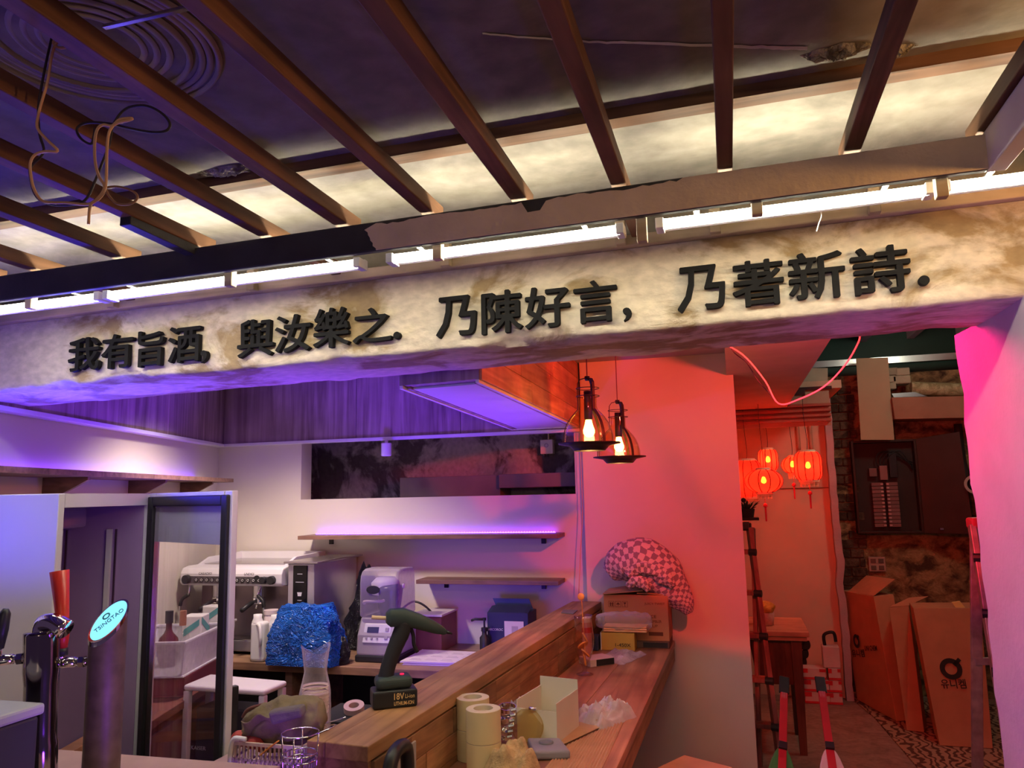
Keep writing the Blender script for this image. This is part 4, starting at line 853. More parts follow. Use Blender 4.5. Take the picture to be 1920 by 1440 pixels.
# syrup bottle with pump
sp = thing('syrup_bottle', 'black pump bottle beside the cup carton', 'pump bottle', (-1.305, 3.985, .87))
G().lathe([(0, 0), (.026, 0), (.026, .085), (.013, .10), (.013, .115), (.017, .117), (.017, .135), (.005, .137), (.005, .17), (.010, .172), (.010, .185), (0, .186)], (-1.305, 3.985, .87), 18).build('body', M_BLACK, sp, auto=45)
G().tube([(-1.305, 3.985, 1.047), (-1.355, 3.98, 1.048), (-1.375, 3.978, 1.040)], .0065, 8).build('nozzle', M_BLACK, sp, smooth=True)
# navy carton with printed name
ab = thing('cup_carton', 'open navy carton with a pale picture panel near the partition', 'carton', (-1.19, 4.12, .87))
M_NAVY = mat('navy_card', (.025, .03, .075), .5)
G().box((-1.30, 4.02, .87), (-1.075, 4.20, 1.075)).build('body', M_NAVY, ab, bevel=.002)
G().hexa([(-1.30, 4.02, 1.075), (-1.075, 4.02, 1.075), (-1.075, 4.11, 1.10), (-1.30, 4.11, 1.10), (-1.28, 4.02, 1.079), (-1.095, 4.02, 1.079), (-1.095, 4.11, 1.104), (-1.28, 4.11, 1.104)]).build('flap', M_NAVY, ab)
G().hexa([(-1.29, 4.17, 1.076), (-1.085, 4.17, 1.076), (-1.085, 4.174, 1.076), (-1.29, 4.174, 1.076), (-1.305, 4.14, 1.135), (-1.10, 4.14, 1.135), (-1.10, 4.144, 1.135), (-1.305, 4.144, 1.135)]).build('flap', mat('blue_flap', (.10, .16, .34), .5), ab)
lb_ = G().box((-1.205, 4.0185, .93), (-1.10, 4.020, 1.035)).build('picture_panel', mat('panel_white', (.62, .56, .60), .5), ab)
G().box((-1.165, 4.0175, .945), (-1.13, 4.0184, 1.01)).build('glass_picture', M_GPR, lb_)
letters('lettering', 'ARCOROC', mat('white_ink', (.62, .62, .68), .5), V((-1.295, 4.0185, .985)), (1, 0, 0), (0, 0, 1), .082, .012, ab, .0006)
# ------------------------------------------------------------------ front service counter with beer taps
sc_ = thing('service_counter', 'pinkish service counter carrying the beer taps', 'counter', (-1.9, 1.6, 0))
M_SCT = mat('service_top', (.44, .28, .26), .45, noise_amt=.1, nscale=10)
CQ = [V((-2.12, 1.0, 0)), V((-1.06, 1.0, 0)), V((-1.06, 1.685, 0)), V((-1.77, 1.668, 0)), V((-2.12, 1.56, 0))]
G().prism([(p.x, p.y) for p in CQ], (0, 0, 1.045), (1, 0, 0), (0, 1, 0), (0, 0, .035)).build('worktop', M_SCT, sc_, bevel=.003)
G().box((-2.08, 1.04, 0), (-1.09, 1.53, 1.044)).build('body', M_BLACKM, sc_)
lf_ = thing('drop_leaf', 'low pinkish side leaf between service counter and bar end', 'leaf', (-1.23, 1.9, 0))
G().box((-1.40, 1.70, .965), (-1.06, 2.12, 1.0)).build('leaf', M_SCT, lf_, bevel=.003)
G().box((-1.38, 1.72, 0), (-1.08, 2.10, .964)).build('support', M_BLACKM, lf_)
# tall round tower with slanted lit top
tw = thing('beer_tower', 'tall round beer tower with slanted glowing blue top plate', 'beer tower', (-1.42, 1.5, 1.08))
q0 = onY(190, 1430, 1.5)
r_ = .039
TB = V((q0.x, 1.5, 1.08)); ztop = onY(200, 1168, 1.5).z
sl = lambda x: ztop + .95 * (x)          # slanted cut
n = 32; vs = []; fs = []
for i in range(n):
    a = 2 * math.pi * i / n; x, y = r_ * math.cos(a), r_ * math.sin(a)
    vs += [(TB.x + x, TB.y + y, 1.08), (TB.x + x, TB.y + y, ztop + .108 * x + 1.055 * y)]
fs = [(2 * i, 2 * ((i + 1) % n), 2 * ((i + 1) % n) + 1, 2 * i + 1) for i in range(n)]
G().add(vs, fs).build('tube', mat('tower_bronze', (.16, .11, .09), .5, .4, noise_amt=.25, nscale=30), tw, smooth=True)
def plate(k, dz): return [V((TB.x + k * r_ * math.cos(2 * math.pi * i / n), TB.y + k * r_ * math.sin(2 * math.pi * i / n), ztop + dz + .108 * k * r_ * math.cos(2 * math.pi * i / n) + 1.055 * k * r_ * math.sin(2 * math.pi * i / n))) for i in range(n)]
a_, b_ = plate(1.03, .006), plate(1.03, -.004)
G().add(a_ + b_, [tuple(range(n))] + [(i, n + i, n + (i + 1) % n, (i + 1) % n) for i in range(n)] + [tuple(range(2 * n - 1, n - 1, -1))]).build('plate_rim', M_CHROME, tw)
pl = G().add(plate(.93, .0068), [tuple(range(n))]).build('lit_plate', glow('lit_plate', (.22, .72, .95), 1.15), tw)
ex_ = V((.73, .68, .80)).normalized(); nn_ = V((-.108, -1.055, 1)).normalized(); ey_ = nn_.cross(ex_)
pc = V((TB.x, TB.y, ztop + .0072)) + nn_ * .0006
letters('lettering', 'TSINGTAO', mat('sign_blue', (.02, .10, .22), .5), pc - ex_ * .036 - ey_ * .010, ex_, ey_, .072, .013, pl, .0005)
G().lathe([(.006, 0), (.0095, 0), (.0095, .0008), (.006, .0008)], pc + ey_ * .016, 14, nn_).build('emblem', mat('sign_teal', (.02, .16, .24), .5), pl)
# tap body on the tower
def faucet(root, p, d, m=M_CHROME):
    p, d = V(p), V(d).normalized(); u = V((0, 0, 1))
    G().tube([p, p + d * .035], .009, 10).build('shank', m, root, smooth=True)
    G().tube([p + d * .008, p + d * .020], .013, 6).build('lock_nut', m, root)
    G().tube([p + d * .03, p + d * .055, p + d * .075 - u * .004], [.011, .012, .011], 10).build('faucet_body', m, root, smooth=True)
    G().tube([p + d * .068, p + d * .080 - u * .03, p + d * .086 - u * .075], [.009, .009, .010], 10).build('spout', m, root, smooth=True)
    G().tube([p + d * .062, p + d * .062 + u * .03], [.008, .006], 10).build('stem', m, root, smooth=True)
tz = onY(170, 1240, 1.48).z
f0 = V((TB.x - r_ * .8, TB.y - .02, tz))
faucet(tw, f0, V((-1, -.25, -.03)))
hp = f0 + V((-1, -.25, -.03)).normalized() * .062 + V((0, 0, .028))
hb = G().tube([hp, hp + V((.0, 0, .03)), hp + V((-.005, 0, .07)), hp + V((-.022, 0, .175))], [.010, .013, .014, .021], 12).build('tap_handle', mat('red_handle', (.50, .03, .02), .35), tw, smooth=True)
G().tube([hp - V((0, 0, .012)), hp + V((0, 0, .004))], .012, 12).build('handle_collar', M_BLACK, hb, smooth=True)
# chrome column tower behind
ct = thing('tap_column', 'polished chrome tap column with curved black top beside the round tower', 'tap column', (-1.52, 1.43, 1.08))
cx = onY(75, 1400, 1.43).x; zt = onY(75, 1175, 1.43).z
G().tube(spline([(cx + .004, 1.43, 1.08), (cx, 1.43, 1.15), (cx - .004, 1.43, 1.22), (cx - .010, 1.43, zt - .07), (cx - .014, 1.43, zt - .01)], 5), [.036] * 8 + [.034] * 6 + [.037] * 7, 18).build('column', mat('dark_chrome', (.30, .26, .28), .10, 1), ct, smooth=True)
G().tube(spline([(cx - .014, 1.43, zt - .02), (cx - .010, 1.43, zt + .004), (cx + .02, 1.43, zt + .008), (cx + .050, 1.43, zt - .004)], 4), .022, 14).build('elbow', M_CHROME, ct, smooth=True)
G().lathe([(.040, 0), (.044, .004), (.044, .012), (.037, .02)], (cx + .004, 1.43, 1.08), 20).build('flange', M_CHROME, ct, smooth=True)
fc = V((cx - .03, 1.41, onY(40, 1235, 1.4).z))
faucet(ct, fc, V((-1, -.35, -.06)))
h2 = fc + V((-1, -.35, -.06)).normalized() * .062 + V((0, 0, .026))
G().tube([h2, h2 + V((.004, 0, .04)), h2 + V((.010, 0, .075)), h2 + V((.012, 0, .085))], [.010, .014, .012, .006], 12).build('tap_handle', M_BLACK, ct, smooth=True)
# black machine at the left edge with a blue indicator
bm = thing('ice_bin', 'black machine with a grey lid and blue indicator at the far left', 'machine', (-1.65, 1.22, 1.08))
x1_ = onY(62, 1400, 1.27).x; zt_ = onY(20, 1340, 1.27).z
G().box((x1_ - .32, 1.06, 1.08), (x1_, 1.28, zt_)).build('body', mat('machine_black', (.03, .028, .04), .5), bm, bevel=.006)
G().box((x1_ - .33, 1.05, zt_), (x1_ + .004, 1.29, zt_ + .022)).build('lid', mat('lid_grey', (.34, .34, .38), .4), bm, bevel=.006)
G().box((x1_ - .012, 1.044, zt_ + .002), (x1_ + .009, 1.052, zt_ + .018)).build('indicator', glow('blue_indicator', (.02, .10, 1), 5), bm, bevel=.002)
# ================================================================== things on the bar
LZ = .93
# glue gun on the cap
gg = thing('glue_gun', 'dark green cordless glue gun standing on the bar cap', 'glue gun', (-.945, 2.055, 1.12))
M_GUN = mat('gun_green', (.035, .055, .05), .55, noise_amt=.15); M_GRIP = mat('gun_grip', (.02, .02, .022), .7)
gx = V((.84, .54, 0)).normalized(); gy = V((-gx.y, gx.x, 0))      # gun points along gx (towards the back right)
g0 = onZ(738, 1322, 1.12)
def GP(a, b, z): return g0 + gx * a + gy * b + V((0, 0, z))
def gbox(a0, a1, b0, b1, z0, z1): return G().hexa([GP(a0, b0, z0), GP(a1, b0, z0), GP(a1, b1, z0), GP(a0, b1, z0), GP(a0, b0, z1), GP(a1, b0, z1), GP(a1, b1, z1), GP(a0, b1, z1)])
bt = gbox(-.062, .062, -.038, .038, 0, .048).build('battery', M_BLACK, gg, bevel=.007, seg=3)
M_YEL = mat('label_yellow', (.75, .52, .22), .5)
fo = GP(-.004, -.0386, .012)
letters('lettering', '18V', M_YEL, fo + V((0, 0, .011)), gx, (0, 0, 1), .028, .017, bt, .0006, .01)
letters('lettering', 'Li-ion', M_YEL, fo + gx * .031 + V((0, 0, .013)), gx, (0, 0, 1), .026, .011, bt, .0006)
letters('lettering', 'LITHIUM-ION', M_YEL, fo + V((0, 0, -.004)), gx, (0, 0, 1), .055, .010, bt, .0006, .01)
gbox(-.052, .050, -.034, .034, .048, .082).build('battery_socket', M_GUN, gg, bevel=.014, seg=4)
G().cyl(GP(.022, -.01, .083), GP(.022, -.01, .0855), .006, n=10).build('power_button', glow('red_button', (1, .02, .08), 1.2), gg)
pts = spline([GP(-.022, 0, .075), GP(-.014, 0, .11), GP(.006, 0, .16), GP(.022, 0, .195), GP(.030, 0, .225)], 4)
G().tube(pts, [.023, .022, .021, .021, .021, .021, .021, .022, .022, .023, .023, .024, .024, .024, .024, .024, .024], 14).build('grip', M_GRIP, gg, smooth=True)
up = V((0, 0, 1))
def sec(a, z, w, h): return [GP(a, s * w, z + t * h) for s, t in ((-.7, -1), (.7, -1), (1, -.5), (1, .5), (.7, 1), (-.7, 1), (-1, .5), (-1, -.5))]
S_ = [(-.022, .238, .012, .014), (-.010, .238, .022, .024), (.03, .238, .024, .024), (.075, .222, .024, .022), (.115, .205, .020, .018), (.142, .193, .012, .012), (.152, .188, .007, .007)]
vs = []; fs = []
for s in S_: vs += sec(*s)
for k in range(len(S_) - 1):
    for c in range(8): fs.append((k * 8 + c, k * 8 + (c + 1) % 8, k * 8 + 8 + (c + 1) % 8, k * 8 + 8 + c))
fs += [tuple(range(7, -1, -1)), tuple(range((len(S_) - 1) * 8, len(S_) * 8))]
G().add(vs, fs).build('barrel', M_GUN, gg, auto=40, bevel=.003)
G().tube([GP(.150, 0, .189), GP(.170, 0, .181)], [.006, .0025], 10).build('nozzle', M_BLACK, gg, smooth=True)
G().cyl(GP(-.062, 0, .243), GP(-.018, 0, .237), .0056, n=10).build('glue_stick', mat('glue_stick', (.72, .55, .32), .4), gg)
G().tube(spline([GP(.046, 0, .215), GP(.056, 0, .185), (GP(.058, 0, .16)), GP(.068, 0, .138)], 4), .0055, 8).build('trigger', M_BLACK, gg, smooth=True)
# flat card lying near the far end of the cap
q = onZ(1075, 1150, 1.1205)
tag(G().add([], []).hexa([hz(onZ(*p, 1.1205), z) for z in (1.1208, 1.124) for p in ((1052, 1150), (1075, 1152), (1083, 1145), (1056, 1144))]).build('card', mat('grey_card', (.16, .14, .15), .6), bevel=.0006), 'small dark grey card lying on the far end of the bar cap', 'card')
# tape rolls: two stacks of two
M_TAPE = mat('masking_tape', (.62, .50, .28), .7, noise_amt=.05); M_TAPE2 = mat('tape_edge', (.60, .50, .36), .8, noise_amt=.08); M_CORE = mat('tape_core', (.44, .36, .26), .9)
def roll(x, y, z, label, r=.047, h=.078):
    t = thing('tape_roll', label, 'tape roll', (x, y, z), group='masking tape rolls on the ledge')
    L = lambda g, n, m, **k: g.build(n, m, t, world=False, **k)
    L(G().lathe([(r, 0.001), (r, h - .001)], n=36), 'tape', M_TAPE, smooth=True)
    for zz, d in ((h, 0), (0, 1)): L(G().lathe([(r, abs(zz - .001)), (r - .0015, zz), (.028, zz)], n=36), 'edge', M_TAPE2)
    L(G().lathe([(.028, h), (.0275, h - .001), (.0275, .001), (.028, 0)], n=28), 'core', M_CORE, smooth=True)
    L(G().cyl((0, 0, .004), (0, 0, h - .012), .0272, n=28), 'core_plug', M_CORE)
ra = onZ(905, 1452, LZ); rb = onZ(876, 1423, LZ)
ra = V((-.716, 2.165, 0)); rb = V((-.785, 2.275, 0))
roll(ra.x, ra.y, LZ, 'cream masking tape roll, lower one of the front stack', .049, .086); roll(ra.x, ra.y, LZ + .0865, 'cream masking tape roll on top of the front stack', .049, .086)
roll(rb.x, rb.y, LZ, 'cream masking tape roll, lower one of the rear stack', .049, .086); roll(rb.x, rb.y, LZ + .0865, 'cream masking tape roll on top of the rear stack', .049, .086)
# white open box with a clear disc against it
wb_ = thing('white_box', 'open white box with no lid on the ledge', 'box', (-.62, 2.50, LZ))
M_WBOX = mat('white_card', (.62, .55, .42), .7, noise_amt=.04)
B0, B1, B2 = V((-.700, 2.455, 0)), V((-.565, 2.425, 0)), V((-.535, 2.62, 0)); B3 = B0 + (B2 - B1)
hh = .155
def wallq(a, b, h0, nm): 
    d = (b - a).normalized(); n_ = V((d.y, -d.x, 0)) * .003
    G().hexa([hz(a, LZ + .001), hz(b, LZ + .001), hz(b - n_, LZ + .001), hz(a - n_, LZ + .001), hz(a, LZ + h0), hz(b, LZ + h0), hz(b - n_, LZ + h0), hz(a - n_, LZ + h0)]).build(nm, M_WBOX, wb_)
wallq(B0, B1, .10, 'side'); wallq(B1, B2, .125, 'side'); wallq(B2, B3, .155, 'side'); wallq(B3, B0, .125, 'side')
G().hexa([hz(p, z) for z in (LZ + .0005, LZ + .003) for p in (B0, B1, B2, B3)]).build('bottom', M_WBOX, wb_)
dc = thing('clear_disc', 'clear round lid with a metal clip leaning on the white box', 'lid', (-.66, 2.43, LZ))
M_DISC = glass('clear_disc', (.95, .88, .70), .04, 1.2, .06)
cdn = V((.05, -.95, .25)).normalized(); cc = V((-.660, 2.432, LZ + .052))
G().cyl(cc, cc + cdn * .005, .050, n=36).build('disc', M_DISC, dc, bevel=.001)
G().tube([cc + V((.05 * math.cos(a * .1745), 0, .05 * math.sin(a * .1745))) + V((0, .012 * math.sin(a * .1745) - .001, 0)) for a in range(36)], .0022, 6, True).build('rim', M_DISC, dc, smooth=True)
G().tube([cc + V((.004, .008, .052)), cc + V((.026, .008, .050))], .005, 8).build('clip', M_CHROME, dc, smooth=True)
# bunch of shiny clamps
cl = thing('hose_clamps', 'bunch of shiny steel hose clamps behind the tape rolls', 'clamps', (-.725, 2.40, LZ))
for k in range(6):
    c = V((-.735 + .004 * k, 2.42 - .004 * k, LZ + .026 + .017 * k)); tilt = random.uniform(-.3, .3)
    G().lathe([(.026, -.006), (.027, -.006), (.027, .006), (.026, .006), (.026, -.006)], c, 26, (.25 * math.cos(k), .3 * math.sin(k * 2), 1)).build('band', M_CHROME, cl, smooth=False)
    G().tube([c + V((.018, -.022, 0)), c + V((.032, -.016, .002))], .005, 6).build('screw', M_STEEL, cl)
for k in range(7): G().lathe([(.010, 0), (.013, 0), (.013, .004), (.010, .004), (.010, 0)], V((-.74 + .012 * k, 2.33 + .012 * (k % 3), LZ + .002 + .003 * (k % 2))), 12, (.2 * math.sin(k), .2, 1)).build('washer', M_STEEL, cl)
# grey gadget
gm = thing('laser_meter', 'grey rounded gadget with a round dial lying before the white box', 'gadget', (-.60, 2.33, LZ))
M_GAD = mat('gadget_grey', (.24, .22, .25), .55)
a0_, a1_, a2_, a3_ = V((-.655, 2.405, 0)), V((-.605, 2.285, 0)), V((-.500, 2.315, 0)), V((-.555, 2.425, 0))
G().hexa([hz(p, LZ + .001) for p in (a0_, a1_, a2_, a3_)] + [hz(p, LZ + .028) for p in (a0_, a1_, a2_, a3_)]).build('body', M_GAD, gm, bevel=.008, seg=3)
G().lathe([(.022, .028), (.022, .032), (.016, .033), (.014, .031), (0, .031)], V((-.585, 2.365, LZ)), 20).build('dial', mat('dial', (.16, .15, .17), .4), gm, smooth=True)
# corrugated cardboard sheet
cs = thing('corrugated_sheet', 'torn sheet of corrugated cardboard lying ribs up on the ledge', 'cardboard', (-.48, 2.45, LZ))
def corr(u, v):
    a = lerp(V((-.56, 2.20, 0)), V((-.545, 2.42, 0)), v); b = lerp(V((-.40, 2.20, 0)), V((-.402, 2.77, 0)), v)
    p = lerp(a, b, u); return V((p.x, p.y, LZ + .003 + .0022 * math.sin(u * 2 * math.pi * 17)))
G().grid(corr, 136, 10).build('ribs', M_CARD, cs, smooth=True, solid=.0008)
G().hexa([hz(p, z) for z in (LZ + .0005, LZ + .0012) for p in (V((-.56, 2.20, 0)), V((-.40, 2.20, 0)), V((-.402, 2.77, 0)), V((-.545, 2.42, 0)))]).build('backing', M_CARD, cs)
fl_ = [V((-.60, 2.46, 0)), V((-.548, 2.424, 0)), V((-.402, 2.775, 0)), V((-.428, 2.84, 0)), V((-.52, 2.75, 0))]
G().prism([(p.x, p.y) for p in fl_], (0, 0, LZ + .0062), (1, 0, 0), (0, 1, 0), (0, 0, .002)).build('smooth_flap', M_CARD, cs)
# bubble wrap, two crumpled pieces
M_BUB = film('bubble_wrap', (.80, .74, .74), .32, .15)
def crumple(name, label, c, rx, ry, h, seed, m, cat='plastic wrap', rz=0, nu=40, nv=22, amp=.5):
    c = V(c); t = thing(name, label, cat, c, rz)
    def f(u, v):
        x, y = u * 2 - 1, v * 2 - 1; e = max(0, 1 - max(abs(x), abs(y)) ** 4)
        z = h * e * (.55 + amp * fbm((x * 2 + seed, y * 2, 1)) + amp * .7 * abs(fbm((x * 5 + seed, y * 5, 2))))
        return V((rx * x * (1 + .12 * fbm((y * 3, seed, 1))), ry * y * (1 + .12 * fbm((x * 3, seed, 5))), max(.001, z)))
    G().grid(f, nu, nv).build('film', m, t, world=False, smooth=True)
    return t
crumple('bubble_wrap', 'crumpled bubble wrap beside the white box', (-.475, 2.735, LZ), .075, .10, .075, 2.2, M_BUB, rz=-.5)
crumple('bubble_wrap', 'strip of bubble wrap behind the hose clamps', (-.735, 2.70, LZ), .065, .08, .075, 7.7, M_BUB)
# beige cloth at the foot of the frame
def cloth(u, v):
    x, y = u * 2 - 1, v * 2 - 1; r = min(1, math.hypot(x, y)); z = .088 * max(0, 1 - r * r) ** .7 * (1 + .5 * fbm((x * 2, y * 2, 4)))
    return V((-.625 + .085 * x, 2.13 + .085 * y, LZ + .003 + z))
tag(G().grid(cloth, 30, 30).build('work_glove', mat('beige_cloth', (.46, .31, .15), .95, noise_amt=.35, nscale=30, bump=.6, bscale=150), smooth=True, solid=.002), 'heaped beige work cloth at the near end of the ledge', 'cloth')
# parfait glass with a straw and orange drink
gl = thing('parfait_glass', 'tall footed parfait glass holding an orange stirrer', 'glass', (-.655, 3.368, LZ))
c = V((-.655, 3.368, LZ)); M_PG = glass('parfait_glass', (.98, .92, .90), .03, 1.2, .05)
G().lathe([(0, .001), (.036, .001), (.037, .004), (.010, .012), (.008, .022), (.012, .035), (.028, .07), (.042, .115), (.045, .15), (.040, .19), (.037, .22), (.040, .245), (.0385, .245), (.0355, .22), (.0385, .19), (.043, .15), (.040, .115), (.026, .072), (.008, .04), (0, .038)], c, 28).build('glass', M_PG, gl, smooth=True)
M_OJ = mat('orange_slices', (.75, .28, .05), .4, noise_amt=.3, nscale=40)
for k, (dx, dy, z, rx) in enumerate(((.0, .0, .06, .3), (.006, -.006, .09, 1.1), (-.006, .004, .12, 2.0), (.004, .008, .15, .7))):
    G().lathe([(0, -.003), (.024, -.003), (.024, .003), (0, .003)], c + V((dx, dy, z)), 14, (math.cos(rx), .3, math.sin(rx) * .6)).build('dried_slice', M_OJ, gl)
sk = G().cyl(c + V((.005, 0, .05)), c + V((-.002, -.012, .325)), .0018, n=6).build('stirrer', M_OJ, gl)
G().lathe([(0, -.004), (.013, -.003), (.015, 0), (.013, .003), (0, .004)], c + V((-.004, -.012, .325)), 16, (.1, -1, .1)).build('stirrer_bead', mat('bead_orange', (.85, .38, .10), .4), sk, smooth=True)
# small dark box
sb = thing('small_box', 'small white box with a dark printed face beside the parfait glass', 'box', (-.60, 3.56, LZ))
p0, p1 = V((-.655, 3.50, 0)), V((-.56, 3.585, 0)); dn_ = (p1 - p0).normalized(); sn = V((-dn_.y, dn_.x, 0)) * .10
G().hexa([hz(p, z) for z in (LZ + .001, LZ + .032) for p in (p0, p1, p1 + sn, p0 + sn)]).build('body', mat('boxwhite', (.58, .45, .40), .6), sb, bevel=.002)
ff = V((dn_.y, -dn_.x, 0)) * .0012
G().hexa([hz(p, z) for z in (LZ + .003, LZ + .030) for p in (lerp(p0, p1, .25) + ff, lerp(p0, p1, .98) + ff, lerp(p0, p1, .98), lerp(p0, p1, .25))]).build('printed_face', M_BLACK, sb)
# clear poly bag lying flat, and the pack of paper cups or straws above it
M_POLY = foil('clear_poly', (.62, .50, .52), .2, 4, 30, .6)
crumple('poly_bag', 'flat clear plastic bag lying before the carton', (-.560, 3.73, LZ), .085, .13, .030, 3.3, M_POLY, 'plastic bag', -.3)
yb = thing('yellow_box', 'yellow carton lying in front of the cardboard carton', 'box', (-.60, 3.93, LZ))
G().box((-.672, 3.885, LZ + .001), (-.505, 3.965, LZ + .085)).build('body', mat('yellow_card', (.52, .30, .05), .6), yb, bevel=.003)
letters('lettering', '1-450X', M_INK, V((-.60, 3.8840, LZ + .02)), (1, 0, 0), (0, 0, 1), .075, .016, yb, .0005)
G().box((-.6725, 3.8845, LZ + .001), (-.668, 3.966, LZ + .0855)).build('edge_band', mat('bluewhite', (.50, .45, .5), .5), yb)
nb = thing('navy_box', 'small navy blue box between red jar and yellow carton', 'box', (-.705, 3.88, LZ))
G().box((-.722, 3.86, LZ + .001), (-.680, 3.93, LZ + .07)).build('body', M_NAVY, nb, bevel=.004)
sp_ = thing('straw_pack', 'clear pack of orange paper straws resting on the yellow carton', 'straw pack', (-.56, 3.91, LZ + .087))
M_STRAW = mat('orange_straw', (.80, .40, .18), .5, var=.1)
for r in range(3):
    for k in range(9): G().cyl((-.655, 3.885 + .0095 * k, LZ + .093 + r * .010), (-.445, 3.885 + .0095 * k, LZ + .093 + r * .010), .0045, n=8).build('straw', M_STRAW, sp_)
def pk(u, v):
    a = v * 2 * math.pi; x = -.695 + .27 * u; e = .55 + .45 * math.sin(math.pi * min(1, max(0, (u - .02) / .96))) ** .4
    return V((x, 3.925 + .062 * e * math.cos(a), LZ + .135 + .047 * e * math.sin(a) * (1 + .25 * fbm((u * 6, math.cos(a) * 2, 1)))))
G().grid(lambda u, v: pk(v, u), 24, 18, True)  .build('sleeve', film('straw_sleeve', (.85, .78, .80), .16, .12), sp_, smooth=True)
jr = bottle('red_jar', 'clear jar with a red band and pale lid behind the parfait glass', 'jar', (-.735, 3.80, LZ), [(0, .001), (.036, .001), (.038, .12), (.035, .15)], mat('jar_pink', (.55, .25, .24), .3), [('band', [(.0385, .10), (.0388, .125)], mat('red_band', (.5, .03, .03), .4)), ('lid', [(.037, .148), (.037, .168), (0, .169)], mat('lid_pale', (.62, .48, .45), .5))])
# brown carton with blanket on top
ca = thing('brown_carton', 'brown cardboard carton with printed marks on the far end of the ledge', 'carton', (-.51, 4.05, LZ))
x0c, x1c, y0c, y1c = -.665, -.345, 3.975, 4.185
G().box((x0c, y0c, LZ + .035), (x1c, y1c, LZ + .255)).build('body', mat('red_carton', (.46, .22, .10), .8, noise_amt=.06), ca, bevel=.003)
G().hexa([(x0c, y0c - .02, LZ + .258), (x0c + .20, y0c - .01, LZ + .275), (x0c + .19, y1c, LZ + .285), (x0c, y1c, LZ + .258), (x0c, y0c - .02, LZ + .262), (x0c + .20, y0c - .01, LZ + .279), (x0c + .19, y1c, LZ + .289), (x0c, y1c, LZ + .262)]).build('flap', M_CARD, ca)
G().hexa([(x0c + .17, y0c - .004, LZ + .262), (x1c + .005, y0c, LZ + .256), (x1c + .005, y1c, LZ + .256), (x0c + .17, y1c, LZ + .264), (x0c + .17, y0c - .004, LZ + .266), (x1c + .005, y0c, LZ + .26), (x1c + .005, y1c, LZ + .26), (x0c + .17, y1c, LZ + .268)]).build('flap', M_CARD, ca)
G().box((x0c + .02, y0c - .001, LZ), (x1c - .002, y1c - .004, LZ + .034)).build('bottom_tray', mat('dark_tray', (.14, .07, .05), .7), ca, bevel=.002)
G().box((x1c - .13, y0c - .0025, LZ + .004), (x1c - .01, y0c - .001, LZ + .028)).build('tray_label', M_BLACK, ca)
M_INKR = mat('carton_ink', (.13, .04, .02), .8)
yf = y0c - .0006
for k in range(3):
    xx = x0c + .025 + .034 * k
    for a in ((xx, xx + .028, .222, .2235), (xx, xx + .028, .195, .1965), (xx, xx + .0015, .195, .2235), (xx + .0265, xx + .028, .195, .2235)): G().box((a[0], yf - .0004, LZ + a[2]), (a[1], yf, LZ + a[3])).build('mark_frame', M_INKR, ca)
for dx in (.006, .016): G().prism([(0, 0), (.006, 0), (.006, .012), (.009, .012), (.003, .020), (-.003, .012), (0, .012)], (x0c + .026 + dx, yf, LZ + .199), (1, 0, 0), (0, 0, 1), (0, -.0004, 0)).build('arrow_mark', M_INKR, ca)
G().prism([(0, .008), (.010, .019), (.020, .008), (.011, .008), (.011, 0), (.009, 0), (.009, .008)], (x0c + .063, yf, LZ + .199), (1, 0, 0), (0, 0, 1), (0, -.0004, 0)).build('umbrella_mark', M_INKR, ca)
G().prism([(0, .019), (.016, .019), (.009, .009), (.009, .002), (.014, 0), (.002, 0), (.007, .002), (.007, .009)], (x0c + .099, yf, LZ + .199), (1, 0, 0), (0, 0, 1), (0, -.0004, 0)).build('goblet_mark', M_INKR, ca)
letters('lettering', 'JUICY TWIST', M_INKR, V((x1c - .115, yf, LZ + .205)), (1, 0, 0), (0, 0, 1), .10, .014, ca, .0004)
letters('lettering', 'ICE', M_INKR, V((x1c - .095, yf, LZ + .145)), (1, 0, 0), (0, 0, 1), .035, .014, ca, .0004)
letters('lettering', 'TUMBLER', M_INKR, V((x1c - .095, yf, LZ + .122)), (1, 0, 0), (0, 0, 1), .06, .013, ca, .0004)
letters('lettering', 'CUP', M_INKR, V((x1c - .095, yf, LZ + .10)), (1, 0, 0), (0, 0, 1), .04, .013, ca, .0004)
G().box((x1c - .10, yf - .0004, LZ + .06), (x1c - .03, yf, LZ + .078)).build('bar_mark', M_INKR, ca)
